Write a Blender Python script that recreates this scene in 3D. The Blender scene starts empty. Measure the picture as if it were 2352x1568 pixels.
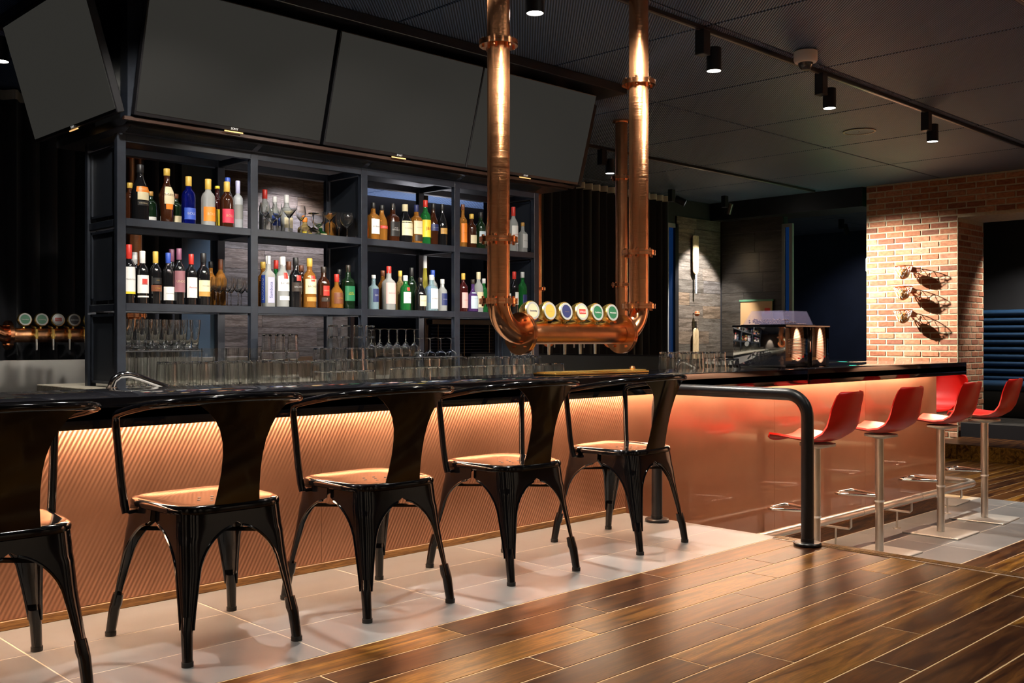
import bpy, bmesh, math, random
from mathutils import Vector, Matrix
random.seed(7)
R = math.radians
PI = math.pi
scene = bpy.context.scene
COL = scene.collection

# ------------------------------------------------------------------ camera
CAM_H = 0.95
YAW = 45.5                       # the bar front runs along +X, 45.5 degrees right of the view
cam = bpy.data.cameras.new('camera'); cam.sensor_width = 36.0; cam.lens = 35.6
cam.shift_y = -0.003; cam.clip_start = 0.05; cam.clip_end = 100
camo = bpy.data.objects.new('camera', cam); COL.objects.link(camo)
camo.location = (0, 0, CAM_H); camo.rotation_euler = (R(90), 0, R(YAW - 90))
scene.camera = camo

# ------------------------------------------------------------------ world, exposure
w = bpy.data.worlds.new('world'); scene.world = w; w.use_nodes = True
bg = w.node_tree.nodes['Background']
bg.inputs[0].default_value = (0.55, 0.62, 0.9, 1); bg.inputs[1].default_value = 0.02
vs = scene.view_settings
vs.view_transform = 'Standard'; vs.look = 'None'; vs.gamma = 1.0; vs.exposure = 0.12
vs.use_curve_mapping = False
cy = scene.cycles
cy.caustics_reflective = False; cy.caustics_refractive = False
cy.max_bounces = 28; cy.diffuse_bounces = 4; cy.glossy_bounces = 4
cy.transmission_bounces = 26; cy.transparent_max_bounces = 12
cy.sample_clamp_indirect = 12.0
SPOT_W = 4.0                     # overall multiplier of the ceiling spots

# room constants
CEIL = 3.0
LOW = -0.46                      # lower floor
TOPZ = 0.758                     # bar top
EDGE = 4.31                      # platform edge
FX, FY = math.cos(R(YAW)), math.sin(R(YAW))
def at_x(px, Y):                 # where on a shelf line at depth Y a thing stands
    u = (px - 1176) / 2326.0
    return Y * (FX + FY * u) / (FY - FX * u)
def at_z(px, py, Y):
    u = (px - 1176) / 2326.0
    d = Y / (FY - FX * u)
    return CAM_H + (777 - py) / 2326.0 * d

# ------------------------------------------------------------------ materials
MATS = {}
def mat(name, col=(0.5, 0.5, 0.5), rough=0.5, metal=0.0, **kw):
    if name in MATS: return MATS[name]
    m = bpy.data.materials.new(name); m.use_nodes = True
    b = m.node_tree.nodes['Principled BSDF']
    b.inputs['Base Color'].default_value = (*col, 1)
    b.inputs['Roughness'].default_value = rough
    b.inputs['Metallic'].default_value = metal
    for k, v in kw.items():
        key = k.replace('_', ' ').title()
        if k == 'emis': b.inputs['Emission Color'].default_value = (*v, 1)
        elif k == 'estr': b.inputs['Emission Strength'].default_value = v
        elif k == 'trans': b.inputs['Transmission Weight'].default_value = v
        elif k == 'ior': b.inputs['IOR'].default_value = v
        elif k == 'spec': b.inputs['Specular IOR Level'].default_value = v
        elif k == 'coat': b.inputs['Coat Weight'].default_value = v; b.inputs['Coat Roughness'].default_value = 0.05
        elif k == 'aniso': b.inputs['Anisotropic'].default_value = v
        elif k == 'sheen': b.inputs['Sheen Weight'].default_value = v
    MATS[name] = m
    return m
def nt(m): return m.node_tree.nodes, m.node_tree.links, m.node_tree.nodes['Principled BSDF']
def node(m, t, **kw):
    n = m.node_tree.nodes.new(t)
    for k, v in kw.items():
        if k.startswith('i_'): n.inputs[k[2:].replace('_', ' ')].default_value = v
        else: setattr(n, k, v)
    return n
def ramp(m, stops, interp='LINEAR'):
    r = node(m, 'ShaderNodeValToRGB'); e = r.color_ramp.elements
    r.color_ramp.interpolation = interp
    while len(e) < len(stops): e.new(0.5)
    for el, (p, c) in zip(e, stops): el.position = p; el.color = (*c, 1)
    return r
def mapping(m, scale, coord='Object', loc_from_random=False):
    tc = node(m, 'ShaderNodeTexCoord'); mp = node(m, 'ShaderNodeMapping')
    mp.inputs['Scale'].default_value = scale
    L = m.node_tree.links
    if loc_from_random:
        oi = node(m, 'ShaderNodeObjectInfo'); va = node(m, 'ShaderNodeVectorMath', operation='SCALE')
        cx = node(m, 'ShaderNodeCombineXYZ')
        L.new(oi.outputs['Random'], cx.inputs[0]); L.new(oi.outputs['Random'], cx.inputs[1]); L.new(oi.outputs['Random'], cx.inputs[2])
        va.inputs['Scale'].default_value = 61.0
        ad = node(m, 'ShaderNodeVectorMath', operation='ADD')
        L.new(cx.outputs[0], va.inputs[0]); L.new(tc.outputs[coord], ad.inputs[0]); L.new(va.outputs[0], ad.inputs[1])
        L.new(ad.outputs[0], mp.inputs['Vector'])
    else:
        L.new(tc.outputs[coord], mp.inputs['Vector'])
    return mp
def add_bump(m, height_socket, strength=0.2, dist=0.005):
    b = node(m, 'ShaderNodeBump'); b.inputs['Strength'].default_value = strength; b.inputs['Distance'].default_value = dist
    m.node_tree.links.new(height_socket, b.inputs['Height'])
    m.node_tree.links.new(b.outputs[0], m.node_tree.nodes['Principled BSDF'].inputs['Normal'])

def wood_mat(name, tones, grain_dark, rough=0.3, scale=(1.3, 16, 16), coat=0.0, var=1.0):
    m = mat(name, rough=rough, coat=coat)
    N, L, B = nt(m)
    mp = mapping(m, scale, 'Object', True)
    nz = node(m, 'ShaderNodeTexNoise'); nz.inputs['Scale'].default_value = 1.0; nz.inputs['Detail'].default_value = 6; nz.inputs['Distortion'].default_value = 1.6
    L.new(mp.outputs[0], nz.inputs['Vector'])
    wv = node(m, 'ShaderNodeTexNoise'); wv.inputs['Scale'].default_value = 4.5; wv.inputs['Detail'].default_value = 4; wv.inputs['Distortion'].default_value = 3.0
    L.new(mp.outputs[0], wv.inputs['Vector'])
    oi = node(m, 'ShaderNodeObjectInfo')
    rt = ramp(m, tones); L.new(oi.outputs['Random'], rt.inputs[0])
    g = ramp(m, [(0.36, grain_dark), (0.60, (1, 1, 1))]); L.new(nz.outputs[0], g.inputs[0])
    g2 = ramp(m, [(0.40, (0.42, 0.36, 0.30)), (0.58, (1, 1, 1))]); L.new(wv.outputs[0], g2.inputs[0])
    mx = node(m, 'ShaderNodeMix', data_type='RGBA', blend_type='MULTIPLY'); mx.inputs[0].default_value = var
    L.new(rt.outputs[0], mx.inputs[6]); L.new(g.outputs[0], mx.inputs[7])
    mx2 = node(m, 'ShaderNodeMix', data_type='RGBA', blend_type='MULTIPLY'); mx2.inputs[0].default_value = 0.8
    L.new(mx.outputs[2], mx2.inputs[6]); L.new(g2.outputs[0], mx2.inputs[7])
    L.new(mx2.outputs[2], B.inputs['Base Color'])
    rr = node(m, 'ShaderNodeMapRange'); rr.inputs[3].default_value = rough; rr.inputs[4].default_value = rough + 0.08
    L.new(wv.outputs[0], rr.inputs[0]); L.new(rr.outputs[0], B.inputs['Roughness'])
    add_bump(m, wv.outputs[0], 0.04, 0.001)
    return m
wood_floor = wood_mat('oak_floor', [(0, (0.080, 0.030, 0.008)), (0.35, (0.140, 0.054, 0.011)), (0.6, (0.20, 0.085, 0.014)), (0.85, (0.31, 0.145, 0.022)), (1, (0.11, 0.040, 0.010))], (0.20, 0.13, 0.09), 0.28, (1.1, 12, 12))
wood_floor.node_tree.nodes['Principled BSDF'].inputs['Specular IOR Level'].default_value = 0.2
wood_panel = wood_mat('grey_board', [(0, (0.14, 0.13, 0.125)), (0.4, (0.22, 0.19, 0.175)), (0.7, (0.25, 0.185, 0.14)), (1, (0.17, 0.165, 0.18))], (0.4, 0.38, 0.36), 0.5)
wood_dark = wood_mat('dark_board', [(0, (0.045, 0.042, 0.04)), (1, (0.07, 0.062, 0.055))], (0.5, 0.5, 0.5), 0.3)
wood_trim = wood_mat('oak_trim', [(0, (0.30, 0.15, 0.045)), (1, (0.34, 0.17, 0.05))], (0.6, 0.55, 0.5), 0.35)
wood_pale = wood_mat('pale_willow', [(0, (0.75, 0.60, 0.40)), (1, (0.8, 0.64, 0.42))], (0.85, 0.8, 0.75), 0.4, (30, 30, 1.5))
wood_shelfend = wood_mat('grey_slab', [(0, (0.34, 0.32, 0.27)), (1, (0.34, 0.32, 0.27))], (0.7, 0.66, 0.6), 0.4)

def brick_mat():
    m = mat('brick', rough=0.85); N, L, B = nt(m)
    oi = node(m, 'ShaderNodeObjectInfo')
    rt = ramp(m, [(0, (0.30, 0.10, 0.05)), (0.25, (0.42, 0.16, 0.08)), (0.5, (0.50, 0.22, 0.12)), (0.75, (0.56, 0.30, 0.19)), (0.9, (0.36, 0.13, 0.075)), (1, (0.22, 0.085, 0.05))])
    L.new(oi.outputs['Random'], rt.inputs[0])
    mp = mapping(m, (22, 22, 40), 'Object', True)
    nz = node(m, 'ShaderNodeTexNoise'); nz.inputs['Scale'].default_value = 1; nz.inputs['Detail'].default_value = 5; L.new(mp.outputs[0], nz.inputs['Vector'])
    g = ramp(m, [(0.3, (0.72, 0.62, 0.55)), (0.65, (1.12, 1.1, 1.08))]); L.new(nz.outputs[0], g.inputs[0])
    mx = node(m, 'ShaderNodeMix', data_type='RGBA', blend_type='MULTIPLY'); mx.inputs[0].default_value = 1
    L.new(rt.outputs[0], mx.inputs[6]); L.new(g.outputs[0], mx.inputs[7]); L.new(mx.outputs[2], B.inputs['Base Color'])
    add_bump(m, nz.outputs[0], 0.5, 0.004)
    return m
M_brick = brick_mat()
def noisy(name, c0, c1, rough, scale=8, bump=0.0, metal=0.0, **kw):
    m = mat(name, rough=rough, metal=metal, **kw); N, L, B = nt(m)
    mp = mapping(m, (scale,) * 3)
    nz = node(m, 'ShaderNodeTexNoise'); nz.inputs['Scale'].default_value = 1; nz.inputs['Detail'].default_value = 5; L.new(mp.outputs[0], nz.inputs['Vector'])
    g = ramp(m, [(0.32, c0), (0.68, c1)]); L.new(nz.outputs[0], g.inputs[0]); L.new(g.outputs[0], B.inputs['Base Color'])
    if bump: add_bump(m, nz.outputs[0], bump, 0.004)
    return m
M_mortar = noisy('mortar', (0.50, 0.42, 0.28), (0.62, 0.54, 0.38), 0.9, 30, 0.5)
def tile_mat():
    m = mat('floor_tile', rough=0.33); N, L, B = nt(m)
    oi = node(m, 'ShaderNodeObjectInfo'); rt = ramp(m, [(0, (0.19, 0.187, 0.19)), (1, (0.24, 0.236, 0.236))]); L.new(oi.outputs['Random'], rt.inputs[0])
    mp = mapping(m, (3, 5, 3), 'Object', True); nz = node(m, 'ShaderNodeTexNoise'); nz.inputs['Scale'].default_value = 1; nz.inputs['Detail'].default_value = 6
    L.new(mp.outputs[0], nz.inputs['Vector'])
    g = ramp(m, [(0.3, (0.88, 0.88, 0.88)), (0.7, (1.08, 1.08, 1.08))]); L.new(nz.outputs[0], g.inputs[0])
    mx = node(m, 'ShaderNodeMix', data_type='RGBA', blend_type='MULTIPLY'); mx.inputs[0].default_value = 1
    L.new(rt.outputs[0], mx.inputs[6]); L.new(g.outputs[0], mx.inputs[7]); L.new(mx.outputs[2], B.inputs['Base Color'])
    return m
M_tile = tile_mat()
M_grout = mat('pale_grout', (0.60, 0.52, 0.42), 0.8)
M_plankgap = mat('pale_bevel', (0.62, 0.42, 0.22), 0.6)
M_black = mat('black_metal', (0.008, 0.008, 0.010), 0.35, 0.0)
M_frame = noisy('blue_black_steel', (0.010, 0.013, 0.021), (0.016, 0.021, 0.032), 0.42, 20, 0, 0.0)
M_gloss = mat('gloss_black_paint', (0.003, 0.003, 0.004), 0.10, 0.0)
M_stone = noisy('black_stone', (0.006, 0.006, 0.008), (0.012, 0.012, 0.015), 0.06, 90)
M_steel = noisy('brushed_steel', (0.58, 0.56, 0.53), (0.70, 0.68, 0.64), 0.33, 4, 0, 0.9)
M_plate = noisy('satin_steel_plate', (0.50, 0.48, 0.45), (0.58, 0.56, 0.53), 0.4, 4, 0, 0.35)
M_chrome = mat('chrome', (0.75, 0.75, 0.76), 0.08, 1.0)
M_dsteel = mat('dull_steel', (0.30, 0.29, 0.27), 0.33, 1.0)
M_copper = noisy('polished_copper', (0.83, 0.36, 0.17), (0.90, 0.43, 0.21), 0.2, 6, 0, 1.0)
def brushed_copper(axis):
    m = mat('brushed_copper_' + axis, (0.90, 0.42, 0.20), 0.20, 1.0, aniso=1.0); N, L, B = nt(m)
    tg = node(m, 'ShaderNodeTangent', direction_type='RADIAL', axis=axis); L.new(tg.outputs[0], B.inputs['Tangent'])
    mp = mapping(m, (2, 2, 700) if axis == 'Z' else (700, 2, 2)); nz = node(m, 'ShaderNodeTexNoise'); nz.inputs['Scale'].default_value = 1.0
    L.new(mp.outputs[0], nz.inputs['Vector']); add_bump(m, nz.outputs[0], 0.5, 0.0006)
    return m
M_cuz = brushed_copper('Z'); M_cux = brushed_copper('X')
M_brass = mat('polished_brass', (0.92, 0.66, 0.20), 0.27, 1.0)
M_ring = mat('ivory_ring', (0.42, 0.42, 0.40), 0.4)
M_white = mat('white_plastic', (0.75, 0.75, 0.73), 0.35)
M_offwhite = mat('off_white_paint', (0.62, 0.62, 0.58), 0.5)
M_red = mat('red_shell', (0.50, 0.007, 0.004), 0.36, 0.0, spec=0.25)
M_screen = mat('blank_screen', (0.004, 0.004, 0.004), 0.7, 0.0, emis=(0.0245, 0.0235, 0.0205), estr=1.0, spec=0.1)
M_lightwall = noisy('brown_plaster', (0.26, 0.21, 0.17), (0.32, 0.26, 0.21), 0.8, 3, 0.1)
M_darkwall = noisy('dark_wall', (0.012, 0.012, 0.015), (0.018, 0.018, 0.022), 0.6, 3, 0.1)
M_navy = noisy('navy_wall', (0.012, 0.020, 0.055), (0.016, 0.026, 0.07), 0.55, 3, 0.1)
M_curtain = mat('charcoal_curtain', (0.020, 0.021, 0.027), 0.9, sheen=0.2)
M_header = mat('pale_header_tape', (0.55, 0.52, 0.46), 0.8)
M_bluelea = noisy('blue_leather', (0.010, 0.035, 0.085), (0.014, 0.045, 0.105), 0.4, 14, 0.15)
M_nightglass = mat('night_window', (0.004, 0.008, 0.02), 0.08, 0.0, emis=(0.002, 0.011, 0.042), estr=1.0)
M_lens = mat('lit_lens', (1, 1, 1), 0.5, 0.0, emis=(1.0, 0.95, 0.85), estr=28.0)
M_led = mat('led_strip', (1, 0.9, 0.8), 0.5, 0.0, emis=(1.0, 0.66, 0.42), estr=150.0)
M_glass = mat('clear_glass', (0.98, 0.99, 0.98), 0.018, 0.0, trans=1.0, ior=1.47)
M_plexi = mat('violet_plexiglass', (0.55, 0.50, 0.80), 0.06, 0.0)
M_plexi.node_tree.nodes['Principled BSDF'].inputs['Alpha'].default_value = 0.13
M_rubber = mat('rubber_foot', (0.01, 0.01, 0.01), 0.6)
M_exit = mat('green_sign', (0.02, 0.4, 0.15), 0.5, 0.0, emis=(0.05, 0.9, 0.4), estr=6.0)
M_bean = noisy('coffee_bean', (0.10, 0.035, 0.015), (0.22, 0.09, 0.04), 0.35, 60)

def copper_panel(name, streaked):
    m = mat(name, (0.74, 0.36, 0.20), 0.34, 1.0); N, L, B = nt(m)
    mp = mapping(m, (1.2, 1.2, 1.2)); nz = node(m, 'ShaderNodeTexNoise'); nz.inputs['Scale'].default_value = 2.0; nz.inputs['Detail'].default_value = 5
    L.new(mp.outputs[0], nz.inputs['Vector'])
    g = ramp(m, [(0.3, (0.50, 0.245, 0.15)), (0.7, (0.62, 0.32, 0.205))] if streaked else [(0.3, (0.36, 0.17, 0.105)), (0.7, (0.45, 0.225, 0.14))]); L.new(nz.outputs[0], g.inputs[0]); L.new(g.outputs[0], B.inputs['Base Color'])
    rr = node(m, 'ShaderNodeMapRange'); rr.inputs[3].default_value = 0.32 if streaked else 0.38; rr.inputs[4].default_value = 0.42 if streaked else 0.46
    L.new(nz.outputs[0], rr.inputs[0]); L.new(rr.outputs[0], B.inputs['Roughness'])
    if not streaked:
        B.inputs['Coat Weight'].default_value = 1.0; B.inputs['Coat Roughness'].default_value = 0.045
    if streaked:
        tc = node(m, 'ShaderNodeTexCoord'); mp2 = node(m, 'ShaderNodeMapping'); mp2.inputs['Rotation'].default_value = (0, R(-28), 0)
        L.new(tc.outputs['Object'], mp2.inputs['Vector'])
        wv = node(m, 'ShaderNodeTexWave', wave_type='BANDS', bands_direction='X'); wv.inputs['Scale'].default_value = 21.0
        L.new(mp2.outputs[0], wv.inputs['Vector'])
        add_bump(m, wv.outputs[1], 0.6, 0.002)  # diagonal relief stands in for streaks of LED light reflected in the copper
    return m
M_cu_streak = copper_panel('led_streak_copper', True)
M_cu_flat = copper_panel('smooth_copper', False)
def ceiling_mat():
    m = mat('ribbed_panel', (0.05, 0.048, 0.046), 0.45); N, L, B = nt(m)
    tc = node(m, 'ShaderNodeTexCoord'); mp = node(m, 'ShaderNodeMapping'); mp.inputs['Rotation'].default_value = (0, 0, R(90))
    wv = node(m, 'ShaderNodeTexWave', wave_type='BANDS', bands_direction='DIAGONAL'); wv.inputs['Scale'].default_value = 26.0
    L.new(tc.outputs['Object'], mp.inputs['Vector']); L.new(mp.outputs[0], wv.inputs['Vector'])
    g = ramp(m, [(0.25, (0.018, 0.030, 0.058)), (0.8, (0.115, 0.185, 0.34))]); L.new(wv.outputs[1], g.inputs[0]); L.new(g.outputs[0], B.inputs['Base Color'])
    add_bump(m, wv.outputs[1], 0.6, 0.006)
    return m
M_ceil = ceiling_mat()
def mesh_mat():
    m = mat('perforated_sheet', (0.018, 0.022, 0.030), 0.4); N, L, B = nt(m)
    tc = node(m, 'ShaderNodeTexCoord'); mp = node(m, 'ShaderNodeMapping'); mp.inputs['Scale'].default_value = (95, 95, 95)
    L.new(tc.outputs['Object'], mp.inputs['Vector'])
    vo = node(m, 'ShaderNodeTexVoronoi'); vo.inputs['Scale'].default_value = 1.0; vo.inputs['Randomness'].default_value = 0.0
    L.new(mp.outputs[0], vo.inputs['Vector'])
    lt = node(m, 'ShaderNodeMath', operation='GREATER_THAN'); lt.inputs[1].default_value = 0.40
    L.new(vo.outputs['Distance'], lt.inputs[0]); L.new(lt.outputs[0], B.inputs['Alpha'])
    return m
M_mesh = mesh_mat()
def glassy(name, col, rough=0.05): return mat(name, col, rough, 0.0, trans=0.72, ior=1.36)
def bottle_mat(key):
    D = {'amber': (0.75, 0.30, 0.05), 'gold': (0.85, 0.62, 0.25), 'green': (0.03, 0.30, 0.07), 'clear': (0.95, 0.97, 0.96),
         'blue': (0.006, 0.012, 0.22), 'paleblue': (0.55, 0.80, 0.92), 'yellow': (0.85, 0.75, 0.12), 'purple': (0.22, 0.10, 0.40)}
    if key in D: return glassy('glass_' + key, D[key])
    S = {'black': (0.006, 0.006, 0.007), 'brown': (0.035, 0.010, 0.004), 'dkgreen': (0.006, 0.018, 0.007), 'dkred': (0.04, 0.006, 0.006)}
    if key in S: return mat('glass_' + key, S[key], 0.08, 0.0, coat=0.6)
    if key == 'frost': return mat('glass_frost', (0.55, 0.58, 0.62), 0.35, 0.0, trans=0.4)
PAINT = {'gold': (0.62, 0.40, 0.07), 'red': (0.55, 0.03, 0.02), 'white': (0.75, 0.74, 0.72), 'black': (0.012, 0.012, 0.013), 'blue': (0.03, 0.08, 0.42),
         'cream': (0.70, 0.61, 0.40), 'yellow': (0.80, 0.60, 0.04), 'orange': (0.80, 0.22, 0.02), 'crimson': (0.55, 0.03, 0.07), 'mauve': (0.26, 0.11, 0.13),
         'purple': (0.22, 0.08, 0.14), 'brown': (0.16, 0.05, 0.02), 'lilac': (0.42, 0.42, 0.62), 'silver': (0.6, 0.6, 0.6), 'green': (0.02, 0.16, 0.07),
         'navy': (0.02, 0.03, 0.12), 'pink': (0.66, 0.42, 0.40), 'paleblue': (0.50, 0.60, 0.68), 'grey': (0.20, 0.20, 0.19), 'tan': (0.52, 0.28, 0.07), 'dark': (0.03, 0.02, 0.015)}
def paint(k): return mat('paint_' + k, PAINT[k], 0.42)

# ------------------------------------------------------------------ mesh helpers
class MB:
    def __init__(s): s.v = []; s.f = []
    def add(s, vs_, fs):
        o = len(s.v); s.v += [tuple(p) for p in vs_]; s.f += [tuple(i + o for i in f) for f in fs]; return s
    def box(s, x0, x1, y0, y1, z0, z1):
        vs_ = [(x0, y0, z0), (x1, y0, z0), (x1, y1, z0), (x0, y1, z0), (x0, y0, z1), (x1, y0, z1), (x1, y1, z1), (x0, y1, z1)]
        return s.add(vs_, [(0, 3, 2, 1), (4, 5, 6, 7), (0, 1, 5, 4), (1, 2, 6, 5), (2, 3, 7, 6), (3, 0, 4, 7)])
    def bbox(s, x0, x1, y0, y1, z0, z1, b=0.004, seg=1):
        bm = bmesh.new(); bmesh.ops.create_cube(bm, size=1)
        for v in bm.verts: v.co = ((x0 + x1) / 2 + v.co.x * (x1 - x0), (y0 + y1) / 2 + v.co.y * (y1 - y0), (z0 + z1) / 2 + v.co.z * (z1 - z0))
        bmesh.ops.bevel(bm, geom=bm.edges[:], offset=b, segments=seg, affect='EDGES', profile=0.5)
        bm.verts.index_update()
        s.add([v.co[:] for v in bm.verts], [[v.index for v in f.verts] for f in bm.faces]); bm.free(); return s
    def tube(s, path, r, n=12, caps=True, closed=False):
        P = [Vector(p) for p in path]; m = len(P); rs = r if isinstance(r, (list, tuple)) else [r] * m
        rings = []; prev = None
        for i, p in enumerate(P):
            if closed: t = (P[(i + 1) % m] - P[i - 1])
            else: t = (P[min(i + 1, m - 1)] - P[max(i - 1, 0)])
            t.normalize()
            if prev is None:
                a = Vector((0, 0, 1)) if abs(t.z) < 0.9 else Vector((1, 0, 0)); nn = t.cross(a).normalized()
            else:
                nn = (prev - t * prev.dot(t)); nn.normalize()
            prev = nn; bb = t.cross(nn)
            rings.append([p + (nn * math.cos(2 * PI * k / n) + bb * math.sin(2 * PI * k / n)) * rs[i] for k in range(n)])
        vs_ = [q for rg in rings for q in rg]; fs = []
        for i in range(m if closed else m - 1):
            j = (i + 1) % m
            for k in range(n): fs.append((i * n + k, i * n + (k + 1) % n, j * n + (k + 1) % n, j * n + k))
        if caps and not closed:
            fs.append(tuple(range(n))[::-1]); fs.append(tuple((m - 1) * n + k for k in range(n)))
        return s.add(vs_, fs)
    def cyl(s, p0, p1, r, n=20, r2=None): return s.tube([p0, p1], [r, r if r2 is None else r2], n)
    def lathe(s, prof, n=24, sq=2.0, base=(0, 0, 0), close=False, arc=None):
        vs_ = []; fs = []; m = len(prof)
        for (r, z) in prof:
            for k in range(n):
                a = 2 * PI * k / n; c, q = math.cos(a), math.sin(a)
                f = 1.0 if sq == 2.0 else 1.0 / (abs(c) ** sq + abs(q) ** sq) ** (1 / sq)
                vs_.append((base[0] + r * f * c, base[1] + r * f * q, base[2] + z))
        for i in range(m if close else m - 1):
            j = (i + 1) % m
            for k in range(n): fs.append((i * n + k, i * n + (k + 1) % n, j * n + (k + 1) % n, j * n + k))
        if not close:
            if prof[0][0] > 1e-6: fs.append(tuple(range(n))[::-1])
            if prof[-1][0] > 1e-6: fs.append(tuple((m - 1) * n + k for k in range(n)))
        return s.add(vs_, fs)
    def grid(s, rows, thick=0.0):
        h = len(rows); wdt = len(rows[0]); vs_ = [p for r_ in rows for p in r_]
        fs = [(i * wdt + k, i * wdt + k + 1, (i + 1) * wdt + k + 1, (i + 1) * wdt + k) for i in range(h - 1) for k in range(wdt - 1)]
        if thick:
            bm = bmesh.new(); bv = [bm.verts.new(p) for p in vs_]
            for f in fs: bm.faces.new([bv[i] for i in f])
            bmesh.ops.recalc_face_normals(bm, faces=bm.faces[:])
            bmesh.ops.solidify(bm, geom=bm.faces[:], thickness=thick)
            bm.verts.index_update()
            return s.add([v.co[:] for v in bm.verts], [[v.index for v in f.verts] for f in bm.faces])
        return s.add(vs_, fs)
    def xf(s, M, start=0):
        s.v[start:] = [tuple(M @ Vector(p)) for p in s.v[start:]]; return s
    def mesh(s, name, m, smooth=35):
        me = bpy.data.meshes.new(name); me.from_pydata(s.v, [], s.f); me.update()
        bm = bmesh.new(); bm.from_mesh(me); bmesh.ops.remove_doubles(bm, verts=bm.verts[:], dist=1e-6)
        bmesh.ops.recalc_face_normals(bm, faces=bm.faces[:]); bm.to_mesh(me); bm.free()
        me.materials.append(m)
        if smooth: me.shade_smooth(); me.set_sharp_from_angle(angle=R(smooth))
        return me
    def build(s, name, m, parent=None, smooth=35, loc=None, rot=None):
        return link(name, s.mesh(name, m, smooth), parent, loc, rot)
def link(name, me, parent=None, loc=None, rot=None):
    o = bpy.data.objects.new(name, me); COL.objects.link(o)
    if loc: o.location = loc
    if rot: o.rotation_euler = rot
    if parent: o.parent = parent
    return o
def tag(o, label, cat, group=None):
    o['label'] = label; o['category'] = cat
    if group: o['group'] = group
    return o
def thing(name, label, cat, loc=(0, 0, 0), rz=0.0, group=None):
    o = bpy.data.objects.new(name, None); COL.objects.link(o); o.empty_display_size = 0.1
    o.location = loc; o.rotation_euler = (0, 0, rz); return tag(o, label, cat, group)
def struct(o): o['kind'] = 'structure'; return o
def kids(o): return [c for c in o.children]
def dup(o, loc=None, rz=None, label=None, group=None, parent=None):
    c = o.copy(); COL.objects.link(c); c.parent = parent
    if loc is not None: c.location = loc
    if rz is not None: c.rotation_euler = (c.rotation_euler[0], c.rotation_euler[1], rz)
    if label: c['label'] = label
    if group: c['group'] = group
    for k in kids(o): dup(k, parent=c)
    return c
def arc(c, r, a0, a1, n, plane='xz'):
    out = []
    for i in range(n + 1):
        a = R(a0 + (a1 - a0) * i / n); p = [c[0], c[1], c[2]]
        ax = {'x': 0, 'y': 1, 'z': 2}
        p[ax[plane[0]]] += r * math.cos(a); p[ax[plane[1]]] += r * math.sin(a); out.append(tuple(p))
    return out
TXT = {}
def text_mesh(body, size, m, depth=0.0003):
    key = (body, size, m.name)
    if key in TXT: return TXT[key]
    cu = bpy.data.curves.new('t', 'FONT'); cu.body = body; cu.size = size; cu.align_x = 'CENTER'; cu.align_y = 'CENTER'; cu.extrude = depth; cu.resolution_u = 2
    o = bpy.data.objects.new('t', cu); COL.objects.link(o)
    me = bpy.data.meshes.new_from_object(o); bpy.data.objects.remove(o); me.materials.clear(); me.materials.append(m)
    TXT[key] = me; return me
def text(body, size, m, parent, loc, rot, name='lettering'):
    return link(name, text_mesh(body, size, m), parent, loc, rot)

# ------------------------------------------------------------------ lights (ceiling track spots, some unseen ones added)
CAN = None
def spot_fixture(x, y, label, tgt=None, watts=60, angle=80, col=(1.0, 0.93, 0.82), blend=0.6, group=None, rad=0.04, cat='spotlight'):
    t = thing('track_spotlight', label, cat, (x, y, CEIL - 0.02), 0, group)
    MB().bbox(-0.09, -0.01, -0.035, 0.035, -0.17, -0.005, 0.004).build('driver_box', M_black, t)
    MB().cyl((-0.01, 0, -0.11), (0.05, 0, -0.11), 0.012).build('swivel', M_black, t)
    rot = (0, 0, 0)
    if tgt:
        d = Vector(tgt) - Vector((x + 0.08, y, CEIL - 0.15)); rot = d.to_track_quat('-Z', 'Y').to_euler()
    rc = 0.045 if tgt else 0.0
    MB().lathe([(0.0, 0.035), (0.046, 0.035), (0.05, 0.031), (0.05, -0.12), (0.046, -0.12), (0.046, -0.10 + rc), (0.0, -0.10 + rc)], 28).build('lamp_can', M_black, t, 35, (0.08, 0, -0.13), rot)
    MB().lathe([(0.0, -0.117 + rc), (0.045, -0.117 + rc), (0.045, -0.112 + rc), (0.0, -0.112 + rc)], 28).build('lens', M_lens, t, 35, (0.08, 0, -0.13), rot)
    l = bpy.data.lights.new('spot_beam', 'SPOT'); l.energy = watts * SPOT_W; l.color = col; l.spot_size = R(angle); l.spot_blend = blend; l.shadow_soft_size = rad
    lo = bpy.data.objects.new('spot_beam', l); COL.objects.link(lo); lo.parent = t; lo.rotation_euler = rot
    lo.location = Vector((0.08, 0, -0.13)) + (Matrix.Rotation(0, 3, 'X') if not tgt else rot.to_matrix()) @ Vector((0, 0, -0.13))
    return t
for x, wt, lb in [(0.65, 70, 'black track spotlight above the near end of the bar'), (2.25, 75, 'black track spotlight above the wine shelf end of the bar'),
                  (3.90, 85, 'black track spotlight hanging between the two copper pipes'), (5.61, 52, 'black track spotlight with square driver beside the right copper pipe'),
                  (7.17, 55, 'black track spotlight next to the white dome camera'), (9.06, 80, 'black track spotlight farthest along the front track, above the red stools')]:
    spot_fixture(x, 3.87, lb, None, wt, 100)
spot_fixture(2.14, 6.95, 'black track spotlight behind the end television', None, 40, 80)
spot_fixture(8.34, 7.06, 'black track spotlight above the dark curtain', None, 40, 80)
spot_fixture(11.25, 8.3, 'black spotlight aimed sideways at the brick wall', (13.0, 5.68, 1.30), 620, 46, (1.0, 0.92, 0.80), 0.85)
for x, y in [(1.6, 2.2), (3.6, 2.2), (0.4, 0.6), (2.6, 0.6), (6.2, 1.6), (8.6, 2.2), (11.2, 3.2), (5.0, 0.6)]:
    spot_fixture(x, y, 'black track spotlight over the oak floor in front of the bar', None, 20, 100, group='track spotlights over the open floor')
spot_fixture(1.9, 4.2, 'added unseen black spotlight facing the wine bottles from the bar front', (3.0, 5.8, 1.3), 40, 70)  # this and the next spots: unseen, added to light the bottle bays
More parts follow.
